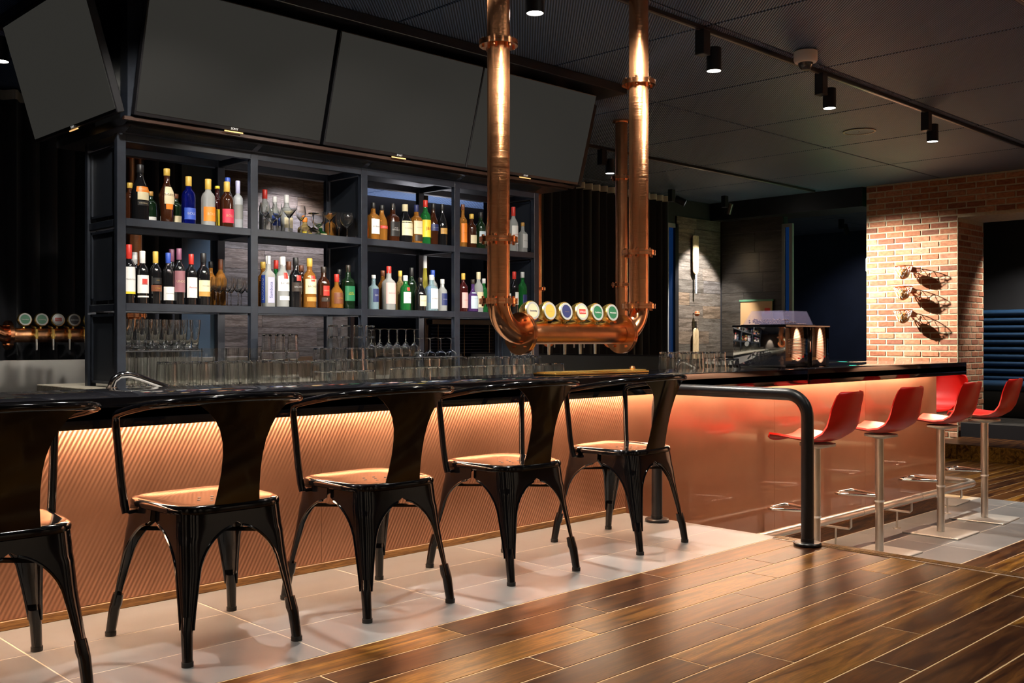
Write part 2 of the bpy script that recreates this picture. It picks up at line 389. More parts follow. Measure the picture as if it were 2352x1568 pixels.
spot_fixture(3.3, 3.6, 'added unseen black spotlight facing the rum and whisky bottles', (4.1, 5.8, 1.2), 45, 75)
spot_fixture(4.0, 2.9, 'added unseen black spotlight facing the shelf end behind the copper pipes', (5.2, 5.8, 1.2), 45, 60)
spot_fixture(2.9, 2.0, 'added unseen black spotlight aimed at the hanging copper tower from the floor side', (3.7, 3.75, 1.65), 75, 42)  # unseen accent pair added for highlights on the copper tower
spot_fixture(5.3, 1.7, 'added unseen black spotlight aimed at the copper tower from the stool side', (4.6, 3.75, 1.65), 75, 38)
spot_fixture(2.4, 3.2, 'added unseen black spotlight facing the tall beer glasses', (3.0, 5.5, 0.8), 60, 42)  # unseen pair added to put glints on the glassware
spot_fixture(3.9, 2.6, 'added unseen black spotlight facing the upturned stemware', (4.8, 5.5, 0.8), 60, 36)
spot_fixture(5.4, 8.2, 'added hidden black spotlight washing the boards behind the shelves', (5.5, 8.85, 1.0), 42, 95, (0.88, 0.88, 1.0))  # hidden spot added to lighten the boards
for x in (-1.6, 0.4, 2.4, 4.6, 7.0, 9.5):  # unseen washers added to give the copper pipes bright reflections
    spot_fixture(x, -2.2, 'added unseen wall-wash spotlight along the wall opposite the bar', (x + 0.15, -3.0, 1.2), 70, 42, group='added wall-wash spotlights opposite the bar')
for y in (0.2, 2.6, 5.0, 7.2):  # further unseen washers, added for their pools mirrored in the copper
    spot_fixture(-2.3, y, 'added unseen wall-wash spotlight along the side wall', (-3.0, y, 1.2), 70, 42, group='added wall-wash spotlights along the side wall')
spot_fixture(12.3, 8.15, 'black spotlight above the cricket bat', (12.6, 8.85, 1.15), 115, 66, blend=0.3)

# ------------------------------------------------------------------ floors
def plank_mesh(L_, W_, H_=0.02, c=0.0015): return MB().bbox(0, L_, 0, W_, -H_, 0, c).mesh('plank', wood_floor, 0)
PW, PL, GAP = 0.1465, 1.085, 0.0045
floor = struct(MB().box(-3, EDGE, -3, 3.60, LOW, -0.0012).build('floor', M_plankgap))
full = plank_mesh(PL - GAP, PW - GAP)
offs = [3.254, 3.787, 3.568, 3.241, 3.944, 3.548, 3.76, 3.22, 3.945, 3.539]
row = 0; y = 2.565
while y > -1.6:
    y -= PW; o = offs[row % 10] + (0.31 * (row // 10)); x = o - PL * 6
    while x < EDGE - 0.06:
        a, b = max(x, -2.0), min(x + PL - GAP, EDGE - 0.062)
        if b - a > 0.05:
            me = full if (b - a) > PL - GAP - 1e-4 else plank_mesh(b - a, PW - GAP)
            link('plank', me, floor, (a, y, 0.0))
        x += PL
    row += 1
NZ = MB(); NZ.bbox(EDGE - 0.058, EDGE + 0.012, -3, 2.565, -0.03, 0.004, 0.003)
for k in range(4): NZ.box(EDGE - 0.05 + k * 0.014, EDGE - 0.043 + k * 0.014, -3, 2.565, 0.004, 0.0065)
NZ.build('nosing_strip', wood_trim, floor)
TW, TL = 0.3133, 0.655
gr = MB().box(-2.2, EDGE, 2.568, 3.50, -0.0035, -0.0006).build('grout_bed', M_grout, floor)
tile_me = MB().bbox(0, TL - 0.004, 0, TW - 0.004, -0.012, 0, 0.001).mesh('tile', M_tile, 0)
for i in range(9):
    for j in range(3):
        x0 = 3.716 + 0.655 - TL * (i + 1); x1 = min(x0 + TL, EDGE)
        me = tile_me if x1 - x0 > TL - 1e-3 else MB().bbox(0, x1 - x0 - 0.002, 0, TW - 0.004, -0.012, 0, 0.001).mesh('tile', M_tile, 0)
        link('tile', me, floor, (x0, 2.567 + TW * j, 0.0))
flow = struct(MB().box(EDGE, 19, -3, 10, LOW - 0.1, LOW - 0.0012).build('floor_lower', M_plankgap))
def low_planks(xa, xb, ya, yb):
    y = yb; r = 0
    while y - PW > ya:
        y -= PW; x = xa - random.random() * PL
        while x < xb:
            a, b = max(x, xa), min(x + PL - GAP, xb)
            if b - a > 0.05:
                me = full if (b - a) > PL - GAP - 1e-4 else plank_mesh(b - a, PW - GAP)
                link('plank', me, flow, (a, y, LOW))
            x += PL
low_planks(EDGE + 0.01, 9.25, 0.8, 2.55)
low_planks(9.255, 13.0, 2.0, 7.4)
MB().box(EDGE + 0.01, 9.25, 2.55, 3.56, LOW - 0.0035, LOW - 0.0006).build('grout_bed', M_grout, flow)
for i in range(8):
    for j in range(3):
        x0 = EDGE + 0.012 + TL * i; x1 = min(x0 + TL, 9.25)
        me = tile_me if x1 - x0 > TL - 1e-3 else MB().bbox(0, x1 - x0 - 0.002, 0, TW - 0.004, -0.012, 0, 0.001).mesh('tile', M_tile, 0)
        link('tile', me, flow, (x0, 2.555 + TW * j, LOW))

# ------------------------------------------------------------------ ceiling, tracks
ceil = struct(MB().box(-3, 19, -3, 15, CEIL + 0.03, CEIL + 0.1).build('ceiling', M_black))
cx0, cy0 = -0.42, -1.0   # joints at X = ..., 5.57, 7.06, ... and Y = ..., 2.2, 3.8, 5.4, 7.0, 8.6
pan = MB().bbox(0.009, 1.484, 0.009, 1.591, 0.0, 0.02, 0.004).mesh('ceiling_panel', M_ceil, 0)
for i in range(-2, 13):
    for j in range(-1, 8):
        link('ceiling_panel', pan, ceil, (-0.40 + 1.493 * i, -1.0 + 1.6 * j, CEIL))
for yy, lb in ((3.87, 'long black lighting track running above the bar top'), (7.06, 'black lighting track above the rear bar'), (2.2, 'black lighting track over the oak floor near the bar'), (0.6, 'black lighting track over the open oak floor')):
    tk = thing('lighting_track', lb, 'track', (0, yy, CEIL))
    MB().bbox(-2.5, 12.8, -0.018, 0.018, -0.03, -0.001, 0.003).build('rail', M_black, tk)
    MB().box(-2.5, 12.8, -0.006, 0.006, -0.032, -0.029).build('slot', M_dsteel, tk)
t = thing('dome_camera', 'white dome security camera on the ribbed ceiling beside the track', 'camera', (6.55, 3.68, CEIL))
MB().lathe([(0.07, -0.001), (0.083, -0.01), (0.083, -0.07), (0.075, -0.085), (0.05, -0.09)], 32).build('housing', M_white, t)
MB().lathe([(0.052, -0.088), (0.05, -0.105), (0.04, -0.125), (0.022, -0.138), (0.0, -0.142)], 28).build('lens_dome', mat('smoked_dome', (0.05, 0.04, 0.04), 0.05, 0.0, coat=1.0), t)
MB().lathe([(0.03, -0.11), (0.03, -0.137), (0.0, -0.139)], 20, base=(-0.01, -0.012, -0.006)).build('lens', M_dsteel, t)
t = thing('ceiling_speaker', 'round flush speaker ring set in the ribbed ceiling', 'speaker', (9.48, 4.74, CEIL))
MB().lathe([(0.14, -0.001), (0.14, -0.008), (0.156, -0.008), (0.156, -0.001)], 40, close=True).build('ring', mat('bronze_ring', (0.25, 0.16, 0.09), 0.4), t)
MB().lathe([(0.0, -0.004), (0.14, -0.004), (0.14, -0.001), (0.0, -0.001)], 40).build('grille', M_ceil, t)
t = MB().lathe([(0.0, -0.012), (0.006, -0.012), (0.01, -0.001)], 12).build('speaker_badge', M_dsteel, t)

# ------------------------------------------------------------------ walls
YB = 8.9
def wall(name, x0, x1, y0, y1, z0, z1, m): return struct(MB().box(x0, x1, y0, y1, z0, z1).build(name, m))
wall('wall_left', -3.1, -3.0, -3, YB, LOW, CEIL + 0.03, M_lightwall)
wall('wall_behind', -3, 19, -3.1, -3.0, LOW - 0.1, CEIL + 0.03, M_lightwall)
wb = wall('wall_back', -3.1, 6.32, YB, YB + 0.12, LOW - 0.1, CEIL + 0.03, M_darkwall)
wall('wall_back_right', 8.4, 13.3, YB, YB + 0.12, LOW - 0.1, CEIL + 0.03, M_darkwall)
wall('wall_back_low', 6.32, 8.4, YB, YB + 0.12, LOW - 0.1, 0.55, M_darkwall)
wall('wall_next_room', 4.0, 13.3, 14.6, 14.7, LOW - 0.1, CEIL + 0.03, M_darkwall)
wall('wall_next_room_left', 3.9, 4.0, YB + 0.12, 14.6, LOW - 0.1, CEIL + 0.03, M_darkwall)
wall('wall_far', 18.2, 18.3, -3, 15, LOW - 0.1, CEIL + 0.03, M_navy)
wall('wall_side_dark', 13.25, 13.37, 7.80, YB + 6, LOW - 0.1, CEIL + 0.03, M_darkwall)
def beam(name, *a): return struct(MB().box(*a).build(name, M_black))
beam('trim_1', 12.98, 13.6, 6.45, YB, 2.74, CEIL)
# horizontal board cladding
def cladding(name, label_parent, face, x0, x1, y, z0, z1, m, h=0.19, thick=0.018):
    st = struct(MB().box(*( (x0, x1, y, y + 0.02) if face == '-y' else (y, y + 0.02, x0, x1)), z0, z1).build(name, M_black))
    z = z0; k = 0
    while z < z1 - 0.02:
        zz = min(z + h - 0.003, z1); cuts = [x0, x1]
        c = x0 + (x1 - x0) * (0.25 + 0.5 * random.random()); cuts = [x0, c, x1]
        for a, b in zip(cuts[:-1], cuts[1:]):
            mb = MB().bbox(0, b - a - 0.002, -thick, 0, 0, zz - z, 0.0012)
            if face == '-y': mb.build('board', m, st, 0, (a, y, z))
            else: mb.build('board', m, st, 0, (y, b, z), (0, 0, R(-90)))
        z += h; k += 1
    return st
cladding('wall_boards', None, '-y', 4.80, 6.28, YB - 0.01, 0.3, 2.6, wood_panel)
cladding('wall_boards_pillar', None, '-y', 12.10, 13.22, YB - 0.01, LOW, 2.74, wood_panel)
cladding('wall_boards_dark', None, '-x', 7.80, YB - 0.05, 13.24, LOW, 2.74, wood_dark, 0.3)
def window_(name, x0, x1, z0, z1, y, axis='y'):
    o = bpy.data.objects.new(name, None); COL.objects.link(o); struct(o)
    f = MB(); fw = 0.05
    for a, b, c, d in ((x0, x0 + fw, z0, z1), (x1 - fw, x1, z0, z1), (x0 + fw, x1 - fw, z0, z0 + fw), (x0 + fw, x1 - fw, z1 - fw, z1), (x0 + fw, x1 - fw, z0 + (z1 - z0) * 0.52, z0 + (z1 - z0) * 0.52 + 0.035)):
        f.box(*((a, b, y - 0.05, y) if axis == 'y' else (y - 0.05, y, a, b)), c, d)
    f.build('window_frame', M_offwhite if name == 'window_1' else mat('grey_frame', (0.12, 0.13, 0.14), 0.5), o)
    zm = z0 + (z1 - z0) * 0.52
    for c, d in ((z0 + fw, zm), (zm + 0.035, z1 - fw)):
        MB().box(*((x0 + fw, x1 - fw, y - 0.02, y - 0.012) if axis == 'y' else (y - 0.02, y - 0.012, x0 + fw, x1 - fw)), c, d).build('pane', M_nightglass, o)
    return o
o = bpy.data.objects.new('window_1', None); COL.objects.link(o); struct(o)
MB().box(11.78, 11.86, YB - 0.06, YB - 0.002, LOW, 2.62).box(11.86, 12.06, YB - 0.06, YB - 0.002, 2.56, 2.62).build('window_frame', mat('grey_white_frame', (0.30, 0.31, 0.33), 0.5), o)
MB().box(11.86, 12.02, YB - 0.02, YB - 0.01, LOW, 2.56).build('pane', M_nightglass, o)
MB().box(12.02, 12.10, YB - 0.06, YB - 0.002, LOW, 2.62).build('jamb', M_black, o)
window_('window_2', 7.62, 7.79, LOW + 0.3, 2.62, 13.23, 'x')
o = bpy.data.objects.new('window_3', None); COL.objects.link(o); struct(o)
MB().box(4.40, 4.46, YB - 0.05, YB - 0.002, 0.2, 2.6).box(4.74, 4.79, YB - 0.05, YB - 0.002, 0.2, 2.6).build('window_frame', mat('teal_frame', (0.05, 0.08, 0.11), 0.5), o)
MB().box(4.46, 4.74, YB - 0.02, YB - 0.01, 0.2, 2.6).build('pane', mat('teal_pane', (0.07, 0.11, 0.15), 0.25), o)
# opening to the next room with blinds
o = bpy.data.objects.new('window_4', None); COL.objects.link(o); struct(o)
wf = MB()
for x in (6.32, 7.34, 8.36): wf.box(x, x + 0.05, YB - 0.02, YB + 0.1, 0.55, CEIL)
wf.box(6.32, 8.4, YB - 0.02, YB + 0.1, 0.55, 0.6); wf.build('window_frame', M_black, o)
l = bpy.data.lights.new('next_room_fill', 'AREA'); l.energy = 90; l.size = 0.5; l.color = (0.92, 0.9, 1.0)
lo = bpy.data.objects.new('next_room_fill', l); COL.objects.link(lo); lo.location = (9.5, 11.5, 1.2); lo.rotation_euler = (R(180), 0, 0)  # upward fill without a fixture, added to brighten the ceiling beyond
b = thing('venetian_blind', 'dark slatted blind hanging in the rear window below bottle height', 'blind', (7.9, YB - 0.05, 0.55))
slat = MB().grid([[(-0.48, -0.014, 0.004), (-0.48, 0, 0), (-0.48, 0.014, 0.004)], [(0.48, -0.014, 0.004), (0.48, 0, 0), (0.48, 0.014, 0.004)]], 0.002).mesh('slat', mat('blind_slat', (0.06, 0.035, 0.02), 0.4), 0)
for k in range(14): link('slat', slat, b, (0, 0, 0.05 + k * 0.036))
for x in (-0.4, 0.0, 0.4): MB().cyl((x, -0.016, 0), (x, -0.016, 0.6), 0.004, 8).build('ladder_tape', mat('tan_tape', (0.3, 0.16, 0.08), 0.7), b)
MB().bbox(-0.5, 0.5, -0.03, 0.03, 0.56, 0.62, 0.004).build('head_rail', M_black, b)

# brick wall with opening
BX = 13.0; BYL, BYC = 6.40, 5.19; BD = 0.84; CH = 0.0785; BL = 0.236
wr = struct(MB().box(BX + 0.005, BX + BD, BYC, BYL, LOW - 0.1, CEIL).box(BX + 0.005, BX + BD, 1.5, BYC, 2.48, CEIL).build('wall_right', M_mortar, None, 0))
brick_full = MB().bbox(0, BL - 0.019, 0, 0.03, 0, CH - 0.018, 0.003).mesh('brick', M_brick, 0)
def brick_row(parent, a0, a1, z, shift, make, h=CH - 0.018):
    x = a0 - shift
    while x < a1 - 0.02:
        a, b = max(x, a0), min(x + BL - 0.019, a1)
        if b - a > 0.03:
            me = brick_full if b - a > BL - 0.021 and h > CH - 0.019 else MB().bbox(0, b - a, 0, 0.03, 0, h, 0.003).mesh('brick', M_brick, 0)
            make(me, a, b, z)
        x += BL
n = 0; z = LOW
while z < CEIL - 0.03:
    h = min(CH - 0.018, CEIL - z - 0.001)
    def mk(me, a, b, z, p=wr): link('brick', me, p, (BX + random.uniform(-0.002, 0.002), b, z), (0, 0, R(-90)))
    lo_y = 3.2 if z > 2.46 else BYC
    brick_row(wr, lo_y, BYL, z, 0.0 if n % 2 else BL / 2, mk, h)
    z += CH; n += 1
wv_ = struct(MB().box(BX, BX + BD, BYC - 0.004, BYC + 0.002, LOW, 2.48).build('wall_reveal', M_mortar, None, 0))
n = 0; z = LOW
while z < 2.44:
    def mk2(me, a, b, z): link('brick', me, wv_, (a, BYC - 0.009 + random.uniform(-0.002, 0.002), z), (0, 0, 0))
    brick_row(wv_, BX + 0.03, BX + BD, z, 0.06 if n % 2 else BL / 2 + 0.04, mk2)
    z += CH; n += 1
# the room behind the opening: steps, banquette
wall('wall_nook', 15.6, 15.7, 1.5, 6.5, LOW, CEIL, M_darkwall)
wall('wall_nook_side', 13.84, 15.6, 6.1, 6.2, LOW, CEIL, M_darkwall)
MB().box(15.52, 15.6, 3.6, 4.75, 0.6, 2.35).build('wall_nook_panel', mat('grey_nook_panel', (0.05, 0.05, 0.055), 0.7)); struct(bpy.data.objects['wall_nook_panel'])
st = thing('step', 'low wooden step with board front below the brick opening', 'step', (12.0, 3.2, LOW))
MB().bbox(0.012, 1.0, -1.7, 1.92, 0, 0.175, 0.004).build('tread', wood_floor, st)
for k in range(22):
    MB().bbox(-0.006, 0.014, -1.7 + k * 0.165, -1.7 + k * 0.165 + 0.162, 0, 0.168, 0.002).build('riser_board', wood_floor, st, 0)
st2 = thing('step', 'upper dark step inside the opening under the blue banquette', 'step', (13.0, 3.2, LOW))
MB().bbox(0.02, 2.58, -1.68, 1.95, 0, 0.35, 0.004).build('tread', wood_dark, st2)
MB().box(0.004, 0.02, -1.7, 1.95, 0.17, 0.345).build('riser', M_black, st2)
MB().bbox(0.86, 2.58, 1.952, 2.88, 0, 0.35, 0.004).build('tread', wood_dark, st2)
bq = thing('banquette', 'dark blue leather banquette with horizontal padded rolls inside the opening', 'banquette', (14.7, 3.3, LOW + 0.35))
MB().bbox(-0.5, 0.1, -1.7, 2.70, 0.0, 0.36, 0.02, 2).build('seat_base', M_black, bq)
MB().bbox(-0.55, 0.0, -1.7, 2.70, 0.36, 0.48, 0.05, 4).build('seat_cushion', M_bluelea, bq)
MB().bbox(0.04, 0.14, -1.7, 2.70, 0.0, 1.46, 0.01).build('back_board', M_black, bq)
for k in range(10):
    zc = 0.46 + 0.1 * k
    for ya, yb in ((-1.7, 0.08), (0.082, 2.69)):
        mb = MB(); rows = []
        for i in range(13):
            yy = ya + (yb - ya) * i / 12; e = 1.0 - 0.5 * (abs(i - 6) / 6) ** 8
            rows.append([(0.05 - 0.11 * e * max(0.0, math.cos(a)), yy, zc + 0.05 + 0.05 * math.sin(a)) for a in [R(-90 + 22.5 * q) for q in range(9)]])
        mb.grid(rows, 0.0).build('padded_roll', M_bluelea, bq, 60)
spot_fixture(14.0, 4.3, 'added unseen black spotlight above the blue banquette', (14.75, 4.8, 0.4), 70, 100)  # unseen spot added to brighten the banquette
wall('wall_right_far', BX, BX + 0.3, -3, 1.48, LOW - 0.1, CEIL, None or mat('brickwork', (0.5, 0.22, 0.12), 0.85))
m_ = MATS['brickwork']; bt_ = node(m_, 'ShaderNodeTexBrick'); tc_ = node(m_, 'ShaderNodeTexCoord'); mp_ = node(m_, 'ShaderNodeMapping')
mp_.inputs['Rotation'].default_value = (R(90), 0, R(90)); m_.node_tree.links.new(tc_.outputs['Object'], mp_.inputs[0]); m_.node_tree.links.new(mp_.outputs[0], bt_.inputs['Vector'])
for k_, v_ in (('Color1', (0.50, 0.22, 0.12, 1)), ('Color2', (0.40, 0.15, 0.08, 1)), ('Mortar', (0.6, 0.52, 0.36, 1)), ('Scale', 1.0), ('Brick Width', 0.236), ('Row Height', 0.0785), ('Mortar Size', 0.018)): bt_.inputs[k_].default_value = v_
m_.node_tree.links.new(bt_.outputs[0], m_.node_tree.nodes['Principled BSDF'].inputs['Base Color'])
spot_fixture(11.2, -0.6, 'added unseen black spotlight aimed at the brickwork beyond the banquette opening', (13.0, -0.6, 1.2), 420, 70)  # unseen spot added to brighten the brick mirrored in the coffee machine
# far door
dr = bpy.data.objects.new('door_1', None); COL.objects.link(dr); struct(dr)
DX = 18.15
MB().box(DX, DX + 0.05, 8.62, 8.78, LOW, 2.02).box(DX, DX + 0.05, 7.6, 7.76, LOW, 2.02).box(DX, DX + 0.05, 7.6, 8.78, 2.02, 2.16).build('door_frame', mat('cream_frame', (0.70, 0.68, 0.58), 0.5), dr)
MB().bbox(DX + 0.02, DX + 0.05, 7.76, 8.62, LOW, 2.02, 0.003).build('door_leaf', mat('olive_door', (0.24, 0.22, 0.15), 0.5), dr)
MB().bbox(DX + 0.005, DX + 0.02, 8.0, 8.45, LOW + 0.4, 1.7, 0.003).build('door_panel', mat('grey_door_panel', (0.34, 0.33, 0.28), 0.5), dr)
spot_fixture(16.1, 8.35, 'small black ceiling light in the far passage', (17.8, 8.3, 0.5), 16, 110)
t = thing('exit_sign', 'green lit exit sign on the rear end of the brick wall', 'sign', (13.25, 6.405, 1.86))
MB().bbox(-0.18, 0.18, 0.0, 0.04, 0, 0.18, 0.005).build('sign_case', M_white, t)
MB().box(-0.17, 0.17, 0.04, 0.043, 0.01, 0.17).build('sign_face', M_exit, t)
l = bpy.data.lights.new('exit_glow', 'POINT'); l.energy = 3.5; l.color = (0.05, 1, 0.45); l.shadow_soft_size = 0.06
lo = bpy.data.objects.new('exit_glow', l); COL.objects.link(lo); lo.parent = t; lo.location = (-0.18, 0.16, 0.09)
nb = thing('notice_board', 'plain timber board with a small red stamp on the dark far wall', 'board', (13.2, 8.22, 0.7))
MB().bbox(-0.025, 0.0, -0.27, 0.27, 0, 0.82, 0.004).build('panel', mat('ply', (0.42, 0.26, 0.13), 0.5), nb)
MB().bbox(-0.035, 0.0, -0.285, 0.285, 0.80, 0.83, 0.003).build('top_rail', mat('green_rail', (0.08, 0.2, 0.12), 0.3), nb)
MB().box(-0.027, -0.025, -0.24, -0.15, 0.62, 0.70).build('stamp', paint('red'), nb)

# ------------------------------------------------------------------ curtains
def curtain(x0, x1, label, nfold, name='curtain', mt=None):
    t = thing(name, label, 'curtain', ((x0 + x1) / 2, YB - 0.1, LOW))
    w_ = (x1 - x0) / 2; n_ = nfold * 8
    rows = []
    for zz in (0.02, 1.0, 2.2, 3.38):
        rows.append([(-w_ + 2 * w_ * i / n_, 0.05 * math.sin(2 * PI * i / 8) + 0.012 * math.sin(1.7 * i), zz) for i in range(n_ + 1)])
    MB().grid(rows, 0.004).build('drape', mt or M_curtain, t, 80)
    rows = [[(-w_ + 2 * w_ * i / n_, -0.02 + 0.055 * math.sin(2 * PI * i / 8 + 0.4), zz) for i in range(n_ + 1)] for zz in (3.36, 3.44)]
    MB().grid(rows, 0.004).build('header_tape', M_header, t, 80)
    return t
curtain(-2.9, 4.3, 'dark floor-length pleated curtain behind the far tap tower', 48)
curtain(8.42, 11.77, 'dark floor-length pleated curtain behind the six gold tap handles', 22)

# ------------------------------------------------------------------ bar
XA, XE = -2.6, 8.365; FRY = 3.505
bc = thing('bar_counter', 'long glossy black stone bar top with a thick edge', 'counter', (0, 3.265, TOPZ))
for a, b_ in ((XA, 1.2), (1.202, 5.84), (5.842, XE)):
    MB().bbox(a, b_, 0, 0.60, -0.075, 0, 0.004, 2).bbox(a, b_, 0, 0.035, -0.1, -0.03, 0.003, 2).build('slab', M_stone, bc)
MB().bbox(7.3, XE, 0.602, 5.3, -0.1, 0, 0.004, 2).build('slab', M_stone, bc)
bf = thing('copper_bar', 'copper clad bar front with oak kick strip under the black top', 'bar front', (0, FRY, 0))
xs = [XA, -0.6, 0.75, 2.35, 3.35, EDGE]
for a, b_ in zip(xs[:-1], xs[1:]): MB().bbox(a + 0.0008, b_ - 0.0008, 0, 0.012, 0.032, 0.658, 0.0006).build('copper_panel', M_cu_streak, bf, 0)
xs = [EDGE, 5.84, 7.1, XE - 0.01]
for a, b_ in zip(xs[:-1], xs[1:]): MB().bbox(a + 0.0008, b_ - 0.0008, 0, 0.012, LOW + 0.1, 0.658, 0.0006).build('copper_panel', M_cu_flat, bf, 0)
MB().bbox(XE - 0.022, XE - 0.01, 0.013, 4.9, LOW + 0.1, 0.658, 0.0006).build('copper_panel', M_cu_flat, bf, 0)
MB().box(XA, XE - 0.03, 0.013, 0.10, LOW, 0.657).box(7.36, XE - 0.03, 0.10, 4.9, LOW, 0.657).build('carcass', M_black, bf)
MB().bbox(XA, EDGE, -0.006, 0.012, 0.0, 0.031, 0.002).build('kick_strip', wood_trim, bf)
MB().bbox(EDGE + 0.002, XE - 0.01, -0.006, 0.012, LOW, LOW + 0.098, 0.002).build('kick_strip', wood_floor, bf)
MB().bbox(XE - 0.022, XE - 0.004, 0.013, 4.9, LOW, LOW + 0.098, 0.002).build('kick_strip', wood_floor, bf)
ls = thing('led_strip', 'warm light strip tucked under the bar top overhang', 'light', (0, 3.345, 0.682))
MB().box(XA, XE - 0.05, -0.012, 0.012, -0.006, -0.001).build('strip', M_led, ls)
# steel inner upstands of the rear and end bars
rb = thing('rear_bar', 'brushed steel fronted rear bar below the far tap tower', 'bar', (0, 8.1, 0))
MB().bbox(-2.9, 7.2, 0, 0.6, 0.2, 0.758, 0.003).build('carcass', M_black, rb)
MB().bbox(-2.9, 7.2, -0.012, 0.0, 0.25, 0.785, 0.002).build('steel_upstand', M_dsteel, rb)
eb = thing('steel_upstand', 'brushed steel splash panel behind the six tap handles', 'splashback', (7.3, 4.1, TOPZ))
MB().bbox(-0.012, 0.0, 0, 3.95, -0.3, 0.03, 0.002).build('sheet', M_dsteel, eb)
MB().bbox(-0.016, 0.02, 0, 3.95, 0.03, 0.042, 0.002).build('capping', M_black, eb)

# back island with shelves
SX = [2.46, 3.31, 4.16, 5.01, 5.86]; SY0, SY1 = 5.70, 6.12; ZC, ZB, ZA, ZT = 0.665, 1.1525, 1.64, 2.12
isl = thing('back_bar_cabinet', 'dark back bar cabinet carrying the bottle shelving', 'cabinet', (0, 0, LOW))
MB().bbox(2.40, 6.0, 5.2, 6.5, 0, ZC - LOW - 0.06, 0.004).build('carcass', M_black, isl)
tp = MB().bbox(2.30, 6.05, 5.12, 6.55, ZC - 0.058, ZC, 0.004).build('grey_worktop', wood_shelfend)
tag(tp, 'grey wood slab top of the back bar under the glass racks', 'worktop')
sh = thing('bottle_shelving', 'open blue-black steel bottle shelving of four bays on the back bar', 'shelving', (0, 0, 0))
PW2 = 0.026
for i, x in enumerate(SX):
    for y in (SY0, SY1):
        MB().bbox(x - PW2, x + PW2, y - 0.02, y + 0.02, ZC, ZT + 0.001, 0.002).build('post', M_frame, sh, 0)
for z in (ZA, ZB, ZT):
    for y in (SY0, SY1):
        MB().bbox(SX[0] + PW2, SX[-1] - PW2, y - 0.018, y + 0.018, z - 0.045, z, 0.002).build('rail', M_frame, sh, 0)
    for x in SX: MB().bbox(x - 0.016, x + 0.016, SY0 + 0.02, SY1 - 0.02, z - 0.045, z - 0.004, 0.002).build('cross_rail', M_frame, sh, 0)
for z in (ZA, ZB):
    for a, b_ in zip(SX[:-1], SX[1:]):
        MB().bbox(a + 0.012, b_ - 0.012, SY0 + 0.019, SY1 - 0.019, z - 0.010, z - 0.001, 0.001).build('shelf_board', mat('dark_shelf', (0.03, 0.03, 0.035), 0.3), sh, 0)
zz = [ZC, ZB, ZA, ZT]
for x in (SX[0], SX[-1]):
    for a, b_ in zip(zz[:-1], zz[1:]):
        fr = MB()
        xx = x
        y0, y1, z0, z1 = SY0 + 0.035, SY1 - 0.035, a + 0.02, b_ - 0.06
        for q in ((y0, y0 + 0.014, z0, z1), (y1 - 0.014, y1, z0, z1), (y0, y1, z0, z0 + 0.014), (y0, y1, z1 - 0.014, z1)): fr.box(xx - 0.012, xx + 0.012, *q)
        pf = fr.build('side_frame', M_frame, sh, 0)
        MB().box(xx - 0.002, xx + 0.002, y0, y1, z0, z1).build('mesh_panel', M_mesh, pf, 0)
MB().box(3.74 + 0.42 - 0.002, 4.16 + 0.002, SY0 + 0.03, SY1 - 0.03, ZA + 0.02, ZT - 0.05).build('mesh_panel', M_mesh, sh, 0)
MB().box(4.16 - 0.002, 4.16 + 0.002, SY0 + 0.03, SY1 - 0.03, ZB + 0.02, ZA - 0.05).build('mesh_panel', M_mesh, sh, 0)

M_led2 = mat('cool_led', (1, 1, 1), 0.5, 0.0, emis=(0.95, 0.95, 1.0), estr=9.0)
for z, lb in ((ZB, 'slim cool light strip under the lower bottle shelf'), (ZA, 'slim cool light strip under the upper bottle shelf'), (ZT, 'slim cool light strip under the top shelf rail')):
    o = thing('shelf_light', lb, 'light', (0, SY0 + 0.03, z - 0.018))
    mled = M_led2 if z != ZB else mat('cool_led_bright', (1, 1, 1), 0.5, 0.0, emis=(1.0, 0.95, 0.9), estr=60.0)
    for a, b_ in zip(SX[:-1], SX[1:]): MB().box(a + 0.03, b_ - 0.03, -0.004, 0.004, -0.004, 0.002).build('strip', mled, o)

# televisions and the black canopy that carries them
cp = thing('television_canopy', 'black ceiling-hung frame carrying the televisions above the shelving', 'canopy', (0, 0, 0))
MB().bbox(2.18, 6.42, 5.20, 6.95, 2.93, CEIL - 0.001, 0.004).build('top_frame', M_black, cp)
MB().bbox(2.62, 5.95, 5.80, 6.45, 2.20, 2.93, 0.004).build('core', M_black, cp)
MB().box(2.44, 6.10, 5.56, 6.60, 2.155, 2.20).build('tray', M_black, cp)
MB().bbox(2.46, 2.56, 5.60, 5.70, 2.2, 2.93, 0.003).build('corner_post', M_frame, cp)
MB().bbox(6.0, 6.1, 5.60, 5.70, 2.2, 2.93, 0.003).build('corner_post', M_frame, cp)
for a, b_ in zip(SX[:-1], SX[1:]):
    MB().grid([[(a + 0.02, 5.676, 2.128), (b_ - 0.02, 5.676, 2.128)], [(a + 0.02, 5.52, 2.185), (b_ - 0.02, 5.52, 2.185)]], 0.003).build('mesh_fascia', M_mesh, cp, 0)
MB().box(2.40, 6.12, 5.505, 5.53, 2.165, 2.185).build('copper_edge', mat('dull_copper_edge', (0.035, 0.014, 0.008), 0.5), cp)
